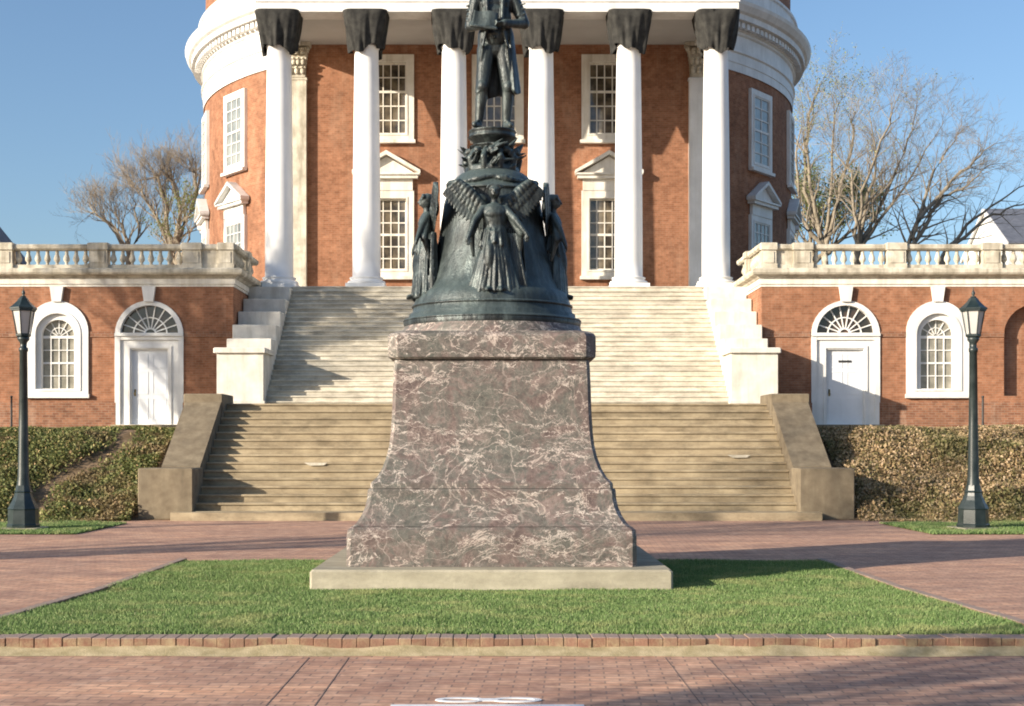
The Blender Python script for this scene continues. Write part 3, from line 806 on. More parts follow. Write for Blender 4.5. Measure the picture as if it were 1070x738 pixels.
    b = MB(); b.sweep([(-.2, zb), (.12, zb), (.12, zb+.11), (.09, zb+.13), (-.17, zb+.13), (-.2, zb+.11)], path2); b.build('base_rail', M['oldwhite'], bl)
    b = MB(); b.sweep([(-.17, zr), (.09, zr), (.15, zr+.05), (.16, zr+.15), (.12, zr+.19), (-.2, zr+.19), (-.24, zr+.15), (-.23, zr+.05)], path2); b.build('top_rail', M['oldwhite'], bl)
    piers = [8.84, 9.95, 13.0, 16.1, 19.2, 22.3]
    def pier(cx, cy, hw=.30):
        b = MB(); b.box(cx-hw, cx+hw, cy-.2, cy+.2, zb+.002, zr+.03)
        b.box(cx-hw+.08, cx+hw-.08, cy-.225, cy-.199, zb+.18, zr-.06)
        b.bevbox(cx-hw-.05, cx+hw+.05, cy-.25, cy+.25, zr+.002, zr+.235, .03); b.box(cx-hw-.03, cx+hw+.03, cy-.23, cy+.23, zb+.003, zb+.16)
        b.build('pier', M['oldwhite'], bl)
    for a in piers: pier(A(a), DW+.02, .24 if a < 9 else .3)
    pier(A(8.66), 49.0, .2)
    b = MB(); p, q = sorted((A(9.08), A(9.65))); b.box(p, q, DW-.06, DW+.12, zb+.131, zr+.002); b.build('blank_panel', M['oldwhite'], bl)
    b = MB(); b.lathe([(.062, 0), (.062, .03), (.045, .05), (.05, .08), (.100, .15), (.105, .2), (.085, .28), (.055, .36), (.052, .39), (.062, .41), (.062, .43), (.045, .44), (.06, .48)], (0, 0), 14)
    bp = b.build('baluster', M['oldwhite'], None, org=(0,0,0))
    first = True
    spots = []
    for i in range(1, 5):
        a0, a1 = piers[i] + .3, piers[i+1] - .3
        for k in range(8): spots.append((A(a0 + (a1-a0)*(k+.5)/8), DW))
    for yv in [47.35 + .3*i for i in range(5)] + [49.35 + .32*i for i in range(4)]: spots.append((A(8.66), yv))
    for (x, y) in spots:
        o = bp if first else bp.copy()
        if not first: COL.objects.link(o)
        first = False
        o.parent = bl; o.location = Vector((x, y + .03, zb + .128)) - Vector(bl.location)
    # short iron post by the wall
    b = MB(); px = -12.5 if False else None
    xx = (12 - HX)*44/F if s < 0 else (1027 - HX)*44/F
    b.tube([(xx, 44, 2.0), (xx, 44, 3.05)], [.035, .03], 8); b.ell((xx, 44, 3.07), (.045,.045,.045), 8)
    tag(b.build('iron_post', M['dark'], org=(xx, 44, 2.0)), 'short dark iron post behind the %s lamp post' % side, 'post')
wing(-1); wing(1)

# ------------------------------------------------------------------ monument
PL = .225
pd = thing('statue_pedestal', (PX, PY, 0), 'veined brown and grey marble pedestal on a pale stone slab in the lawn', 'pedestal')
b = MB(); b.bevbox(PX-2.0, PX+2.0, PY-2.02, PY+1.9, -.05, PL, .025); b.build('plinth_slab', M['concrete'], pd)
def oct_ring(hw, ch, z): 
    c = ch
    return [(PX+x, PY+y, z) for x, y in ((-hw+c,-hw),(hw-c,-hw),(hw,-hw+c),(hw,hw-c),(hw-c,hw),(-hw+c,hw),(-hw,hw-c),(-hw,-hw+c))]
W_ = lambda px: PY * px / (F + px)
def Zf(y, hw): return 1.6 + (HY - y) * (PY - hw) / F
def lay(pts):   # (half px, y px) going up
    out = []
    for p, y in pts:
        hw = W_(p); out.append((hw, max(Zf(y, hw), PL)))
    return out
def part_rings(name, pts, ch, first_z=None):
    pr = lay(pts)
    if first_z is not None: pr[0] = (pr[0][0], first_z)
    b = MB(); b.loft([oct_ring(hw, ch, z) for hw, z in pr]); return b.build(name, M['marble'], pd)
part_rings('base_block', [(152, 592), (152, 562), (151, 554), (147.5, 551)], .05, PL+.001)
part_rings('lower_moulding', [(146, 550.5), (142, 547), (136.5, 539), (132.5, 530), (130.5, 521), (130, 513), (129, 511)], .05)
part_rings('shaft', [(127.3, 510.5), (126.8, 505), (120.5, 499), (115, 490), (110.5, 478), (107.5, 466), (105.8, 452), (104.4, 430), (103.6, 405), (102.8, 385), (101.8, 376)], .04)
part_rings('cap', [(100, 375.6), (106.5, 375), (109, 373), (109.6, 366), (109.3, 351), (107.5, 348), (101, 345.5)], .12)
b = MB(); zc = lay([(100, 345.5)])[0][1]
b.lathe([(1.15, zc-.02), (1.15, zc+.03), (1.10, zc+.09), (1.09, zc+.12)], (PX, PY), 64); b.build('round_seat', M['marble'], pd)

BZ = zc + .12
rf = random.Random(77)
bell = thing('bronze_bell_base', (PX, PY, BZ), 'green and black bronze bell shaped base with winged figures, on the marble pedestal', 'sculpture')
zz = lambda y: 1.6 + (HY - y)*PY/F
b = MB()
prof = [(1.09, BZ+.001), (1.10, BZ+.05), (1.08, BZ+.09), (1.03, BZ+.11), (1.03, BZ+.15), (.99, BZ+.18), (.98, BZ+.24), (.955, 3.38), (.925, 3.455), (.865, 3.50), (.80, 3.62), (.745, 3.80), (.69, 4.0), (.655, 4.2), (.625, 4.4),
        (.60, 4.58), (.575, 4.66), (.59, 4.69), (.59, 4.73), (.55, 4.76), (.50, 4.84), (.45, 4.90), (.40, 4.94), (.30, 4.98)]
b.lathe(prof, (PX, PY), 96)
for zt, r_ in ((3.30, .985), (4.71, .60), (3.12, 1.09)):
    b.lathe([(r_-.03, zt-.025), (r_+.005, zt-.015), (r_+.015, zt), (r_+.005, zt+.015), (r_-.03, zt+.025)], (PX, PY), 96, cap=False)
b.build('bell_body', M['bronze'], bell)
# garland round the shoulder
b = MB()
for k in range(64):
    a = 2*PI*k/64; zq = 4.84 - .05*abs(math.sin(2*a)); rr_ = .52 + .02*math.sin(9*a)
    b.ell((PX+rr_*math.cos(a), PY+rr_*math.sin(a), zq), (.055+rf.uniform(-.015,.02), .05, .045), 6, Matrix.Rotation(rf.uniform(0, 3), 3, 'X'))
o = b.build('garland', M['bronze'], bell); remesh(o, .014, 1)
# ornamental block under the feet
b = MB()
b.lathe([(.34, 4.96), (.33, 5.02), (.25, 5.06), (.22, 5.14), (.24, 5.24), (.28, 5.30)], (PX, PY), 32)
for k in range(10):
    a = 2*PI*k/10; c_, s_ = math.cos(a), math.sin(a)
    b.cap((PX+.30*c_, PY+.30*s_, 5.0), (PX+.33*c_, PY+.33*s_, 5.12), .05, .045, 8)
    b.cap((PX+.33*c_, PY+.33*s_, 5.12), (PX+.27*c_, PY+.27*s_, 5.22), .045, .03, 8)
    b.ell((PX+.30*math.cos(a+.3), PY+.30*math.sin(a+.3), 5.21), (.055,.055,.05), 8)
for k in range(60):
    a = rf.uniform(0, 2*PI); r0 = rf.uniform(.26, .36); z0 = rf.uniform(4.99, 5.31)
    b.cap((PX+r0*math.cos(a), PY+r0*math.sin(a), z0), (PX+(r0+rf.uniform(.02,.1))*math.cos(a+.2), PY+(r0+.05)*math.sin(a+.2), z0+rf.uniform(.0, .1)), .028, .008, 6)
for sx, dz in ((-1, .02), (1, -.04)): b.cap((PX+sx*.26, PY-.1, 5.1+dz), (PX+sx*.43, PY-.12, 5.22+dz), .03, .006, 6)
o = b.build('leaf_ornament', M['bronze'], bell); remesh(o, .011, 1)
b = MB(); b.lathe([(.22, 5.30), (.25, 5.36), (.29, 5.385), (.305, 5.40), (.29, 5.42), (.285, 5.46), (.30, 5.47), (.29, 5.485)], (PX, PY), 48); b.build('foot_disc', M['bronze'], bell)

# winged figure, facing -y, local origin at its feet
def winged(seed, var=0):
    rr = random.Random(seed)
    b = MB()
    # gown: folded skirt
    lev = [(0, .30, .17), (.04, .315, .18), (.12, .29, .165), (.3, .235, .15), (.5, .185, .135), (.64, .155, .12), (.72, .135, .105), (.80, .115, .09), (.88, .135, .10), (.97, .15, .10), (1.02, .13, .08), (1.06, .07, .055)]
    rings = []
    for z, rx, ry in lev:
        rg = []
        fa = max(0, 1 - z/.75)
        for j in range(120):
            a = 2*PI*j/120
            f = 1 + fa*(.10*math.sin(9*a + 1.5*z*4) + .06*math.sin(17*a - z*6) + .03*math.sin(31*a)) + .03*math.sin(6*a+z*25)*(1-fa)
            rg.append((rx*f*math.cos(a) + .02*math.sin(z*3), ry*f*math.sin(a), z))
        rings.append(rg)
    b.loft(rings, True)
    for k in range(15):     # raised folds on the skirt
        a = -PI*(.03 + .94*k/14); 
        p0 = (.30*math.cos(a), .17*math.sin(a), .01); p1 = (.22*math.cos(a*.97), .15*math.sin(a), .35); p2 = (.10*math.cos(a), .12*math.sin(a), .72)
        w0 = rr.uniform(.014, .026)
        b.cap(p0, p1, w0*1.3, w0, 6); b.cap(p1, p2, w0, w0*.5, 6)
    b.cap((-.06,-.16,.03), (-.09,-.23,.02), .035, .025, 8); b.cap((.06,-.16,.03), (.07,-.23,.02), .035, .025, 8)
    # knee pressing the cloth, overfold at the hips, belt
    b.ell((-.06,-.11,.42), (.07,.07,.2)); 
    for k in range(12):
        a = 2*PI*k/12; b.cap((.12*math.cos(a), .10*math.sin(a), .74), (.165*math.cos(a), .14*math.sin(a), .56+.03*math.sin(3*a)), .02, .028, 6)
    b.ell((0,-.06,.93), (.11,.055,.06))
    # neck, head, hair, face
    b.cap((0,0,1.03), (0,-.01,1.13), .042, .038)
    hz = 1.20
    b.ell((0,-.015,hz), (.068,.08,.092)); b.ell((0,.005,hz+.03), (.08,.09,.075)); b.ell((0,.09,hz+.01), (.04,.045,.04))
    b.cap((0,-.093,hz+.015), (0,-.108,hz-.015), .010, .015, 6); b.cap((-.018,-.088,hz-.045), (.018,-.088,hz-.045), .009, .009, 6)
    b.cap((-.05,-.07,hz+.02), (-.012,-.088,hz+.024), .012, .008, 6); b.cap((.05,-.07,hz+.02), (.012,-.088,hz+.024), .012, .008, 6)
    for k in range(9): a = PI*k/8; b.ell((.078*math.cos(a), -.05+.0*k, hz+.045+.035*math.sin(a)), (.022,.022,.022), 6)
    # arms spread down and outward, with hands
    for s, el, ha in ((-1, (-.24,-.08,.84), (-.31,-.15,.64)), (1, (.25,-.08,.86), (.38,-.14,.68))):
        b.cap((s*.13,0,1.0), el, .05, .04, 10); b.cap(el, ha, .04, .026, 10)
        b.ell((ha[0]+s*.01, ha[1]-.01, ha[2]-.03), (.028,.02,.036), 8)
        for q in range(4): b.cap((ha[0]-.02+.013*q, ha[1]-.015, ha[2]-.05), (ha[0]-.024+.015*q, ha[1]-.02, ha[2]-.10+.008*abs(q-1.5)), .0085, .006, 5)
        b.cap((ha[0]-s*.02, ha[1]-.01, ha[2]-.025), (ha[0]-s*.045, ha[1]-.02, ha[2]-.06), .009, .007, 5)
        # sleeve folds
        b.cap((s*.14,0,.99), ((el[0]+ha[0])/2, -.05, .70), .035, .05, 8)
        b.cap(((el[0]+ha[0])/2, -.05, .72), (ha[0]*.8, .02, .45), .045, .02, 8)
    # cloak sweeping to one side
    n = 26; vs = []; 
    rings = []
    for i in range(13):
        t = i/12; z = .78*(1-t); rg = []
        xs0, xs1 = .08, .34 + .07*t
        top = [(xs0 + (xs1-xs0)*j/n, .04 + .035*math.sin(j*1.15 + t*2)*(.4+t), z) for j in range(n+1)]
        bot = [(x, y + .05, zq) for x, y, zq in reversed(top)]
        rings.append(top + bot)
    b.loft(rings[::-1], True)
    for k in range(6):
        x1 = .14 + .045*k; b.cap((.16+.02*k, .0, .7), (x1+.02, -.03, .04), .014, .024, 6)
    fig = b.build('winged_figure', M['bronze'], None, org=(0,0,0)); remesh(fig, .0095, 1)
    # wings
    for s in (-1, 1):
        b = MB()
        root = Vector((s*.07, .07, .98))
        tip = Vector((s*.41, .10, 1.36))
        b.cap(root, root.lerp(tip, .55) + Vector((s*.03, 0, .06)), .05, .04, 8); b.cap(root.lerp(tip, .55) + Vector((s*.03, 0, .06)), tip, .04, .018, 8)
        b.ell(root.lerp(tip, .3) + Vector((s*.02, .02, .0)), (.13, .04, .11))
        for row, (nn, l0, wv, yo) in enumerate(((15, 1.0, .042, .0), (12, .55, .038, -.022), (9, .28, .034, -.04))):
            for k in range(nn):
                t = k/(nn-1); st_ = root.lerp(tip, .1+.9*t) + Vector((0, yo, .05*math.sin(PI*t)))
                ln = (.17 + .17*math.sin(PI*(.2+.65*t)))*l0; an = R(-86 + 46*t)
                d = Vector((s*math.cos(an), 0, math.sin(an)))
                c = st_ + d*ln*.5
                b.ell(c, (ln*.58, .014, wv*.82), 10, Matrix.Rotation(-math.atan2(d.z, d.x), 3, 'Y'))
        wn = b.build('wing', M['bronze'], None, org=(0,0,0)); remesh(wn, .0095, 1); wn.parent = fig
    return fig
fig = winged(3)
ORG[fig.name] = Vector((0,0,0))
figs = [fig]
for k in range(3):
    c = fig.copy(); COL.objects.link(c)
    for ch in [q for q in bpy.data.objects if q.parent == fig]:
        d = ch.copy(); COL.objects.link(d); d.parent = c
    figs.append(c)
FZ = 3.40
for f_, a, r_ in ((figs[0], 2, .77), (figs[1], -84, .81), (figs[2], 88, .75), (figs[3], 180, .77)):
    f_.parent = bell
    f_.location = Vector((math.sin(R(a))*r_, -math.cos(R(a))*r_, FZ - BZ)); f_.rotation_euler = (R(0), 0, R(a))

# ------------------------------------------------------------------ bronze man
def man():
    b = MB()
    H0 = 0.0
    # shoes and legs (contrapposto)
    L = [(-.20, -.02, 0), (.15, .02, 0)]
    for s, ft, kn, hp in ((-1, Vector((-.19,-.02,.09)), Vector((-.145,-.07,.54)), Vector((-.10,0,1.0))), (1, Vector((.15,.03,.09)), Vector((.17,-.03,.54)), Vector((.12,.01,1.0)))):
        b.cap(hp, kn, .118, .077, 14); b.cap(kn, kn.lerp(ft, .32) + Vector((0,.02,0)), .072, .074, 14); b.cap(kn.lerp(ft, .32) + Vector((0,.02,0)), ft, .074, .048, 14)
        b.ell(kn + Vector((0,-.02,0)), (.072,.075,.085))
        toe = ft + Vector((s*.05, -.17, -.045)); heel = ft + Vector((0,.05,-.05))
        b.cap(heel, ft + Vector((s*.01,-.05,-.02)), .045, .052, 10); b.cap(ft + Vector((s*.01,-.05,-.035)), toe, .05, .038, 10)
        b.box(ft.x-.05, ft.x+.05, ft.y-.02, ft.y+.09, 0, .03)
        b.ell(ft + Vector((s*.01,-.09,.02)), (.035,.03,.014), 8)
        b.lathe([(.08,0),(.085,.015),(.08,.03)], (0,0), 12) if False else None
    # pelvis, belly, chest
    b.ell((.01,.01,1.03), (.18,.118,.14)); b.ell((.01,-.02,1.18), (.18,.145,.17)); b.ell((.01,-.01,1.40), (.205,.14,.22)); b.ell((.01,0,1.58), (.215,.12,.13))
    for s in (-1, 1): b.ell((.01+s*.205,0,1.625), (.085,.085,.08))
    # open coat: skirts fall from the waist at the sides and behind
    n = 40
    def coat(off, a0=R(-38), a1=R(218), zt=1.60, zb=.47):
        rings = []
        for i in range(15):
            t = i/14; z = zt + (zb-zt)*t; rg = []
            wx = .225 - .04*math.sin(min(t/.36, 1)*PI)*1.0 + max(0, t-.4)*.075; wy = .155 + max(0, t-.35)*.14
            for j in range(n+1):
                a = a0 + (a1-a0)*j/n
                f = 1 + max(0, t-.35)*(.11*math.sin(7*a+1) + .06*math.sin(13*a))
                rg.append((.01 + .03*t + (wx*f-off)*math.cos(a), .015 + (wy*f-off)*math.sin(a), z + .03*math.sin(5*a)*t))
            rings.append(rg)
        return rings
    o_, i_ = coat(0), coat(.035)
    b.loft([o + i[::-1] for o, i in zip(o_, i_)], True)
    # lapels, waistcoat edge, collar
    for s in (-1, 1):
        b.cap((.01+s*.10,-.13,1.62), (.01+s*.085,-.165,1.30), .03, .022, 8); b.cap((.01+s*.085,-.165,1.30), (.01+s*.15,-.15,1.02), .022, .02, 8)
        b.cap((.01+s*.15,-.13,1.02), (.01+s*.20,-.06,.60), .02, .024, 8)
    for k in range(6): b.ell((.01,-.168,1.12+.07*k), (.012,.012,.012), 6)
    b.cap((.0,-.02,1.66), (.0,-.03,1.78), .075, .066, 12); b.ell((0,-.075,1.70), (.055,.045,.06), 10)
    # head with face and tied-back hair
    hz = 1.90
    b.ell((0,-.035,hz-.01), (.083,.10,.118)); b.ell((0,-.01,hz+.035), (.094,.112,.09)); b.ell((0,-.075,hz-.085), (.05,.04,.03))
    b.cap((0,-.125,hz+.02), (0,-.152,hz-.022), .013, .019, 8); b.cap((-.024,-.128,hz-.055), (.024,-.128,hz-.055), .009, .009, 6); b.cap((-.02,-.126,hz-.066), (.02,-.126,hz-.066), .009, .009, 6)
    for s in (-1, 1):
        b.cap((s*.06,-.105,hz+.033), (s*.016,-.125,hz+.037), .014, .010, 6); b.ell((s*.036,-.115,hz+.012), (.016,.012,.009), 8)
        b.ell((s*.09,-.02,hz-.005), (.015,.026,.034), 8); b.ell((s*.085,.015,hz+.03), (.03,.06,.06), 8)
    for k in range(10): a = R(18*k); b.ell((.09*math.cos(a), .02+.0*k, hz+.04+.075*math.sin(a)), (.03,.05,.03), 6)
    b.cap((0,.10,hz), (0,.13,hz-.14), .05, .03, 8)
    # arms: his right (picture left) raised under the paper, his left folded across
    sh, el, ha = Vector((-.225,.0,1.62)), Vector((-.30,.0,1.30)), Vector((-.10,-.23,1.25))
    b.cap(sh, el, .082, .066, 12); b.cap(el, ha, .064, .045, 12); b.cap(el.lerp(ha,.72), ha, .055, .058, 10)
    hand(b, ha, Vector((.9,-.35,.05)), Vector((0,.15,1)), 1)
    sh, el, ha = Vector((.245,.0,1.62)), Vector((.37,.02,1.34)), Vector((.13,-.22,1.27))
    b.cap(sh, el, .084, .068, 12); b.cap(el, ha, .066, .045, 12); b.cap(el.lerp(ha,.72), ha, .056, .06, 10)
    hand(b, ha, Vector((-.95,-.2,-.1)), Vector((0,-1,.2)), -1)
    # cloth creases on sleeves and breeches
    rr = random.Random(5)
    for k in range(9):
        z = .62 + .04*k; b.cap((-.17+rr.uniform(-.02,.02), -.085, z), (-.05, -.075, z+.05), .008, .014, 5); b.cap((.09,-.08, z), (.2,-.06, z+.04), .008, .014, 5)
    for s, x_ in ((-1, -.29), (1, .33)):
        for k in range(4): z = 1.36 + .06*k; b.cap((x_-.05,-.05,z), (x_+.05,-.05,z+.03), .012, .012, 5)
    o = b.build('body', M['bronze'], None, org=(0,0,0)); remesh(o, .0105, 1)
    return o
def hand(b, w, d, up, side):
    d = d.normalized(); up = (up - d*up.dot(d)).normalized(); sd = d.cross(up)
    b.cap(w + d*.03, w + d*.075, .036, .038, 8)
    for q, ln in enumerate((.065, .078, .072, .055)):
        off = up*((1.5-q)*.021)
        k0 = w + d*.085 + off; k1 = k0 + d*ln*.55 + sd*(.006*side); k2 = k1 + d*ln*.4 + sd*(.022*side)
        b.cap(k0, k1, .0115, .0105, 6); b.cap(k1, k2, .0105, .009, 6)
    t0 = w + d*.03 + up*.033; t1 = t0 + d*.035 + up*.03; b.cap(t0, t1, .014, .012, 6); b.cap(t1, t1 + d*.035 + sd*.01*side, .012, .009, 6)
mo = man()
SX, SZ = (516 - 514)/84.3 + PX, 5.486
ms = thing('bronze_man_statue', (SX, PY, SZ), 'dark bronze statue of a man in a long coat holding a document', 'statue')
mo.parent = ms
b = MB()
Mx = Matrix.Translation((SX - .115, PY - .285, SZ + 1.315)) @ Matrix.Rotation(R(-20), 4, 'X') @ Matrix.Rotation(R(8), 4, 'Y')
b.M = Mx
n = 10
top = [(-.15 + .30*j/n, .02*math.sin(j*.7), .11) for j in range(n+1)]; bt = [(x, y+.022, z) for x, y, z in reversed(top)]
b.loft([[(x, y, -.11) for x, y, z in top+bt], [(x, y+.004, 0) for x, y, z in top+bt], top+bt], True)
b.cap((-.15, .01, -.115), (.15, .01, -.115), .022, .022, 10)
b.build('document', M['bronze'], ms)

# ------------------------------------------------------------------ lamps
def lamp():
    r = thing('lamp_post', (0,0,0), '', 'lamp post', 'lamp posts on the grass verges')
    G = M['lamp']
    o8 = PI/8
    def oc(b, prof, n=8, sm=False):
        rings = [[(q*math.cos(2*PI*j/n+o8), q*math.sin(2*PI*j/n+o8), z) for j in range(n)] for q, z in prof]; b.loft(rings, sm)
    b = MB(); b.box(-.36,.36,-.36,.36,-.03,.05); b.build('footing', M['concrete'], r)
    b = MB(); oc(b, [(.30,.05),(.305,.10),(.285,.12),(.275,.38),(.285,.40),(.27,.43),(.20,.56),(.17,.64),(.155,.70),(.165,.72),(.15,.74),(.13,.84)]); b.build('base', G, r)
    b = MB(); b.lathe([(.125,.82),(.105,1.0),(.085,2.0),(.07,3.35),(.085,3.36),(.085,3.42),(.06,3.44),(.065,3.52),(.11,3.58),(.11,3.62),(.07,3.64)], (0,0), 20); b.build('pole', G, r)
    def sq(b, prof, sm=False):
        rings = [[(q*math.cos(2*PI*j/6+PI/6), q*math.sin(2*PI*j/6+PI/6), z) for j in range(6)] for q, z in prof]; b.loft(rings, sm)
    b = MB(); sq(b, [(.10,3.62),(.14,3.65),(.14,3.68),(.10,3.70)])
    for j in range(6):
        a = 2*PI*j/6+PI/6; b.tube([(.125*math.cos(a), .125*math.sin(a), 3.66), (.205*math.cos(a), .205*math.sin(a), 4.13)], [.011,.011], 5)
    sq(b, [(.205,4.11),(.235,4.12),(.235,4.155),(.2,4.16)])
    hd = b.build('lantern', G, r)
    b = MB(); sq(b, [(.115,3.69),(.195,4.115)]); b.build('lamp_glass', M['lampglass'], hd)
    b = MB(); sq(b, [(.255,4.15),(.255,4.18),(.20,4.22),(.12,4.30),(.08,4.36),(.05,4.385),(.055,4.40)]); b.lathe([(.03,4.39),(.02,4.42),(.035,4.45),(.03,4.48),(.008,4.52),(.006,4.58)], (0,0), 10); b.build('roof', G, hd)
    return r
l1 = lamp(); l2 = copy_tree(l1)
l1.location = ((24.5-HX)*27/F, 27, 0); l2.location = ((1017-HX)*27.1/F, 27.1, 0); l2.rotation_euler.z = R(11)
l1['label'] = 'dark green lantern lamp post on the grass verge left of the statue'
l2['label'] = 'dark green lantern lamp post on the grass verge right of the statue'

# ------------------------------------------------------------------ ivy banks
def ivy(s):
    rng = np.random.default_rng(11 + s)
    n = 105000
    a = rng.uniform(7.5, 15.2, n); y = rng.uniform(30.35, 36.4, n); y[:10000] = rng.uniform(30.3, 30.9, 10000)
    x = X0 + s*a
    k = np.clip((y - 30.6)/4.4, 0, 1); z = -.03 + 2*(k*k*(3-2*k))*.35 + 2*k*.65
    bump = .16 + .16*np.sin(x*1.3+y*.9)*np.sin(y*1.6-x*.7) + .10*np.sin(x*3.3-y*2.1)*np.sin(y*2.9+x)
    if s > 0: bump = bump + .06*k
    bump = bump * np.clip((y-30.3)/.5, .25, 1) * (1 - .75*np.clip((k-.55)/.45, 0, 1)*(a < 13.4))
    # keep clear of stairs
    if s < 0:   # a bare dirt path runs down the left bank
        pc = X0 - 8.9 - (34.6 - y)*.35 - .25*np.sin(y*2)
        keep = (np.abs(x - pc) > rng.uniform(.10, .65, n)) & ((np.sin(x*2.1+1)*np.sin(y*1.9) + .4*np.sin(x*5)*np.sin(y*4.3)) < rng.uniform(.75, 1.5, n)) 
    else: keep = (np.sin(x*1.9+2)*np.sin(y*2.2+1) + .4*np.sin(x*4.6)*np.sin(y*5.1)) < rng.uniform(.8, 1.5, n)
    keep &= ~((y < 36) & (a < 7.75))
    x, y, z, bump, a = x[keep], y[keep], z[keep], bump[keep], a[keep]; n = len(x)
    h = rng.uniform(0, 1, n)**.6
    z = z + bump*h + .01; y = y - .10*h
    sz = rng.uniform(.018, .05, n) * (1 + .5*(rng.uniform(0,1,n) > .93))
    d1 = rng.normal(0, 1, (n, 3)); d1 /= np.linalg.norm(d1, axis=1)[:,None]
    d2 = rng.normal(0, 1, (n, 3)); d2 -= d1*(d1*d2).sum(1)[:,None]; d2 /= np.linalg.norm(d2, axis=1)[:,None]
    c = np.stack([x, y, z], 1); q = sz[:,None]
    V = np.stack([c - d1*q, c + d2*q*.6 - d1*q*.1, c + d1*q, c - d2*q*.6 - d1*q*.1], 1).reshape(-1, 3)
    me = bpy.data.meshes.new('ivy'); me.vertices.add(4*n); me.vertices.foreach_set('co', V.ravel())
    me.loops.add(4*n); me.loops.foreach_set('vertex_index', np.arange(4*n, dtype=np.int32))
    me.polygons.add(n); me.polygons.foreach_set('loop_start', np.arange(0, 4*n, 4, dtype=np.int32))
    me.update(calc_edges=True); me.materials.append(M['ivy_l'] if s < 0 else M['ivy_r'])
    o = bpy.data.objects.new('ivy_ground_cover', me); COL.objects.link(o)
    tag(o, 'green ivy ground cover with a bare dirt gap on the left bank' if s < 0 else 'dry brown and green ivy ground cover on the right bank', 'ground cover', None, 'stuff')
ivy(-1); ivy(1)

# ------------------------------------------------------------------ trees
def grow_tree(name, base, limbs, label, seed, group, dens=1.0, bud=None, lev=4, rtr=.28, tw=.012, spread=.55, len0=None, mat=None, twist=.0, upb=.22):
    """limbs: list of poly-lines (world points) starting near the fork; twigs are grown off them"""
    rr = random.Random(seed); base = Vector(base)
    t = thing(name, base, label, 'tree', group)
    tb = MB(); cb = MB(); leaves = []
    def branch(p, d, ln, r, level):
        n = 4 if level > 2 else 3
        pts = [p]; rs = [r]; q = p.copy(); dd = d.copy()
        for i in range(n):
            dd = (dd + Vector((rr.gauss(0,.13), rr.gauss(0,.13), rr.gauss(0,.10) + upb*.35))).normalized()
            q = q + dd*ln/n; pts.append(q.copy()); rs.append(max(r*(1-.75*(i+1)/n), tw*.35))
        cb.tube(pts, rs, 4 if r > .03 else 3, False, False)
        if level == 0:
            if bud: leaves.append(pts[-1]); leaves.append(pts[-2])
            return
        m = rr.randint(2, 4) if level > 1 else rr.randint(2, 3)
        m = max(1, round(m*dens))
        for k in range(m):
            f = .25 + .75*(k + rr.random())/m; i = min(int(f*n), n-1); pp = pts[i].lerp(pts[i+1], f*n - i)
            ax = Vector((rr.gauss(0,1), rr.gauss(0,1), rr.gauss(0,1))); ax = (ax - dd*ax.dot(dd)).normalized()
            nd = (dd + ax*spread*rr.uniform(.6,1.4) + Vector((0,0,upb))).normalized()
            branch(pp, nd, ln*rr.uniform(.55,.78), max(rs[i]*.6, tw*.5), level-1)
    if limbs and len(limbs[0]) and (Vector(limbs[0][0]) - base).length > .3:
        fk = Vector(limbs[0][0]); n = 6
        tb.tube([base.lerp(fk, i/n) + Vector((.06*math.sin(i*1.7), .05*math.cos(i*2.1), 0)) for i in range(n+1)], [rtr*(1.35 if i == 0 else 1-.25*i/n) for i in range(n+1)], 12)
    for lb in limbs:
        pts = [Vector(p) for p in lb]; out = [pts[0]]
        for i in range(len(pts)-1):
            for k in range(1, 5):
                out.append(pts[i].lerp(pts[i+1], k/4) + (Vector((rr.gauss(0,.08), rr.gauss(0,.08), rr.gauss(0,.06))) if not (k == 4) else Vector()))
        n = len(out) - 1; r0 = rtr*rr.uniform(.42,.62)
        rs = [r0*(1-.85*i/n) for i in range(n+1)]
        tb.tube(out, rs, 7)
        tot = sum((out[i+1]-out[i]).length for i in range(n))
        for i in range(1, n+1):
            f = i/n; d = (out[i]-out[i-1]).normalized()
            for _ in range(max(1, round((1 + 1.8*f)*dens))):
                ax = Vector((rr.gauss(0,1), rr.gauss(0,1), rr.gauss(0,.6))); ax = (ax - d*ax.dot(d)).normalized()
                nd = (d + ax*spread*rr.uniform(.7,1.5) + Vector((0,0,upb))).normalized()
                branch(out[i], nd, (len0 or tot*.3)*rr.uniform(.6,1.15)*(1.1-.45*f), max(rs[i]*.5, tw), lev-1 if f > .2 else lev-2)
    tb.build('trunk', mat or M['bark'], t)
    cr = cb.build('crown', M['twig'], t)
    if bud:
        lb = MB(); nb = bud[1]
        for p in leaves:
            for _ in range(nb):
                if rr.random() > bud[2]: continue
                c = p + Vector((rr.gauss(0,.16), rr.gauss(0,.16), rr.gauss(0,.16))); q = rr.uniform(.03,.07)*rtr/.25
                d1 = Vector((rr.gauss(0,1), rr.gauss(0,1), rr.gauss(0,1))).normalized()*q; d2 = d1.orthogonal()*.6
                lb.add([c-d1, c+d2, c+d1, c-d2], [(0,1,2,3)])
        if lb.v: lb.build('foliage', bud[0], t)
    return t
def P(px, py, D): return Vector(((px-HX)*D/F, D, 1.6 + (HY-py)*D/F))
def PL_(D, *pts):
    return [P(px, py, D + dd) for (px, py, dd) in pts]
G_ = 'bare trees behind the right terrace wing'
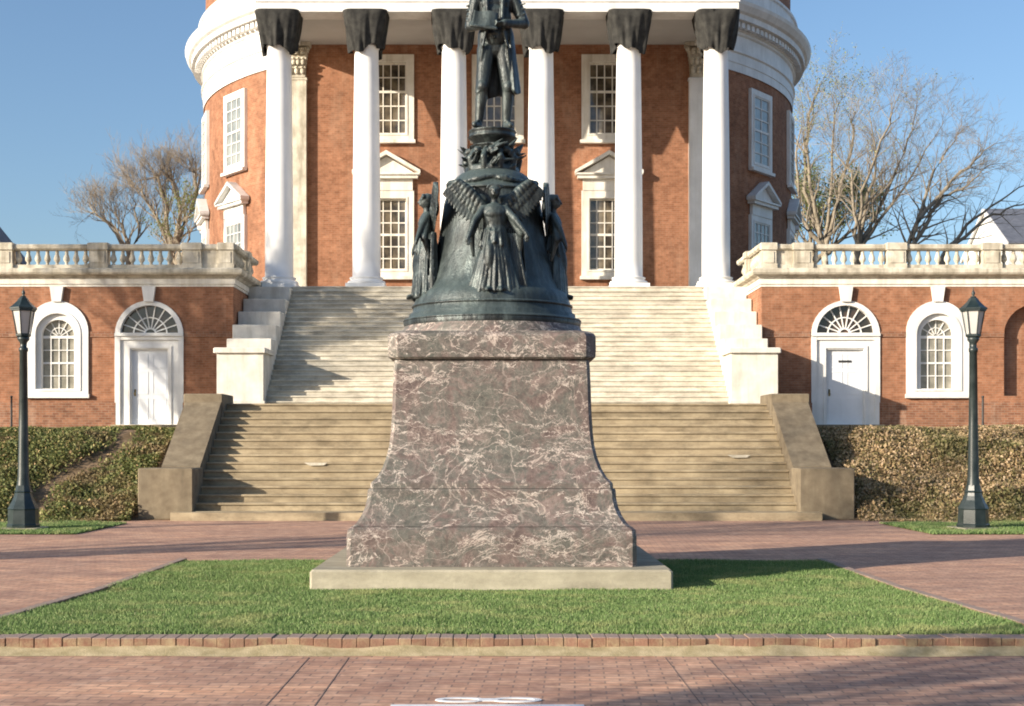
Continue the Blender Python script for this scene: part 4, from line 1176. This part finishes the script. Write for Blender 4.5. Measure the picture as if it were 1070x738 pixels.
grow_tree('bare_tree', P(897, 470, 100), [
    PL_(100, (897,262,0), (893,225,0), (890,180,.5), (866,150,1)), PL_(100, (897,262,0), (905,215,0), (915,165,-1), (908,118,-1)),
    PL_(100, (897,262,0), (920,215,0), (945,160,1), (958,112,1)), PL_(100, (897,262,0), (925,222,0), (952,185,0), (985,130,1)),
    PL_(100, (897,262,0), (900,200,-1), (930,130,-2), (935,108,-2))],
    'largest bare tree with spreading twigs, between the round building and the white gable', 5, G_, 1.0, (M['bud'], 1, .12), 4, .34, .016, .72, 2.9, upb=.06)
grow_tree('bare_tree', P(925, 470, 98), [
    PL_(98, (945,268,0), (960,230,0), (990,195,1), (1018,168,1), (1040,150,1)), PL_(98, (945,268,0), (965,240,0), (985,205,1), (1010,195,1), (1035,172,1)),
    PL_(98, (945,268,0), (975,180,1), (1003,135,0))],
    'bare tree with dark limbs leaning right over the balustrade, left of the white gable', 8, G_, .9, None, 4, .32, .016, .72, 2.6, upb=.06)
grow_tree('bare_tree', P(1000, 470, 92), [
    PL_(92, (985,268,0), (1010,235,0), (1045,210,0), (1085,185,0)), PL_(92, (985,268,0), (1030,228,0), (1060,215,0), (1095,205,0))],
    'thin bare limbs reaching right in front of the white gable', 9, G_, .6, None, 3, .28, .015, .7, 2.2, upb=.06)
grow_tree('budding_tree', P(866, 470, 104), [
    PL_(104, (862,262,0), (850,210,0), (840,150,0), (850,112,0)), PL_(104, (862,262,0), (868,200,0), (872,120,0), (880,98,0)),
    PL_(104, (862,262,0), (840,200,1), (845,120,1), (862,80,1)), PL_(104, (862,262,0), (875,215,0), (892,140,0), (892,115,0)), PL_(104, (862,262,0), (835,225,0), (832,170,0), (838,130,0))],
    'tall tree with first yellow green buds close behind the round building', 12, G_, .8, (M['bud'], 3, .4), 4, .32, .016, .65, 3.0, upb=.1)
grow_tree('evergreen_tree', P(862, 470, 108), [
    PL_(108, (850,275,0), (846,240,0), (842,215,0)), PL_(108, (850,275,0), (865,240,0), (880,215,0)), PL_(108, (850,275,0), (880,250,0), (905,228,0)), PL_(108, (850,275,0), (830,245,0))],
    'low green leafy tree showing above the right balustrade beside the round building', 14, None, 1.1, (M['ever'], 7, .6), 4, .4, .018, .6, 2.6)
G2 = 'bare trees behind the left terrace wing'
grow_tree('bare_tree', P(170, 470, 82), [
    PL_(82, (180,265,0), (165,230,0), (148,200,0), (143,196,0)), PL_(82, (180,265,0), (175,220,0), (165,185,0), (160,186,0)),
    PL_(82, (180,265,0), (188,215,0), (180,190,0), (172,182,0)), PL_(82, (180,265,0), (200,220,0), (205,180,0), (202,178,0))],
    'bare grey tree just left of the round building', 21, G2, 1.15, None, 4, .3, .014, .6, 2.0)
grow_tree('bare_tree', P(130, 470, 84), [
    PL_(84, (135,268,0), (120,240,0), (100,222,0), (96,222,0)), PL_(84, (135,268,0), (128,235,0), (116,216,0)), PL_(84, (135,268,0), (145,235,0), (137,205,0))],
    'smaller bare grey tree farther left above the left balustrade', 23, G2, 1.15, None, 4, .25, .014, .65, 1.8)
grow_tree('evergreen_tree', P(190, 470, 76), [
    PL_(76, (187,278,0), (184,250,0), (188,225,0), (192,212,0)), PL_(76, (187,278,0), (175,258,0), (168,250,0)), PL_(76, (187,278,0), (198,250,0), (203,232,0))],
    'small green leafy tree above the left balustrade beside the round building', 25, None, .8, (M['ever'], 6, .5), 3, .22, .012, .6, 1.3)
# trees beside and behind the camera; their branches throw the streaky shade on steps, walls and paving
def shade_tree(x, y, h, seed, label, dens, sp=.3, rtr=.38, l0=4.0):
    rr = random.Random(seed); fk = Vector((x, y, 2+h*.28)); L = []
    for k in range(7):
        a = 2*PI*k/7 + rr.uniform(-.3,.3); q = h*sp*rr.uniform(.6,1.1)
        L.append([fk, fk + Vector((math.cos(a)*q*.35, math.sin(a)*q*.35, h*.25)), fk + Vector((math.cos(a)*q, math.sin(a)*q, h*rr.uniform(.5,.68)))])
    return grow_tree('street_tree', (x, y, -.05), L, label, seed, 'bare trees along the street outside the picture', dens, None, 4, rtr, .02, .55, l0)
shade_tree(-28, 35.2, 16, 31, 'bare street tree far out on the left, nearest the building', 1.25, .2, .38, 2.5)
shade_tree(-35, 45, 21, 37, 'tall sparse bare street tree beyond the left wing', .8, .25, .35, 3.2)
shade_tree(-27, 8.5, 13, 33, 'bare street tree out on the left, level with the statue', .8, .3, .3, 3.2)
shade_tree(-15, -1.5, 9, 35, 'bare street tree behind and left of the viewer', .6, .35, .22, 2.6)

# ------------------------------------------------------------------ far houses
hs = thing('white_gabled_house', (50, 126, 2), 'white gabled house with a blue grey slate roof beyond the right balustrade', 'house')
xg, ya, yb2, ze, zp = 42.8, 120.8, 132.0, 18.7, 22.2
b = MB(); b.add([(xg,ya,2),(xg,yb2,2),(xg,yb2,ze),(xg,(ya+yb2)/2,zp),(xg,ya,ze),(64,ya,2),(64,yb2,2),(64,yb2,ze),(64,(ya+yb2)/2,zp),(64,ya,ze)],
               [(4,3,2,1,0),(5,6,7,8,9),(0,5,9,4),(1,2,7,6)]); b.build('wall', M['white'], hs)
b = MB(); ym = (ya+yb2)/2
for (y_e, sgn) in ((ya-.35, -1), (yb2+.35, 1)):
    b.add([(xg-.1, y_e, ze-.2), (64.3, y_e, ze-.2), (64.3, ym, zp+.06), (xg-.1, ym, zp+.06), (xg-.1, y_e, ze-.05), (64.3, y_e, ze-.05), (64.3, ym, zp+.2), (xg-.1, ym, zp+.2)],
          [(0,3,2,1),(4,5,6,7),(0,1,5,4),(1,2,6,5),(2,3,7,6),(3,0,4,7)])
b.build('roof', M['roof'], hs)
b = MB()
for (y_e) in (ya-.35, yb2+.35):
    b.add([(xg-.3,y_e,ze-.38),(xg-.3,ym,zp-.12),(xg-.3,ym,zp+.18),(xg-.3,y_e,ze-.08),(xg-.102,y_e,ze-.38),(xg-.102,ym,zp-.12),(xg-.102,ym,zp+.18),(xg-.102,y_e,ze-.08)],
          [(0,1,2,3),(7,6,5,4),(0,4,5,1),(1,5,6,2),(2,6,7,3),(3,7,4,0)])
b.build('bargeboard', M['white'], hs)
h2 = thing('hipped_house', (-32, 78, 2), 'house whose dark slate roof corner peeks over the left balustrade', 'house')
b = MB(); b.box(-41.4, -27.9, 75, 84, 2, 12.0); b.build('wall', M['brick'], h2)
b = MB(); b.loft([[(-41.8,74.6,12.0),(-27.4,74.6,12.0),(-27.4,84.4,12.0),(-41.8,84.4,12.0)], [(-37.4,79.4,17.5),(-30.8,79.4,17.5),(-30.8,79.6,17.5),(-37.4,79.6,17.5)]]); b.build('roof', M['roof'], h2)
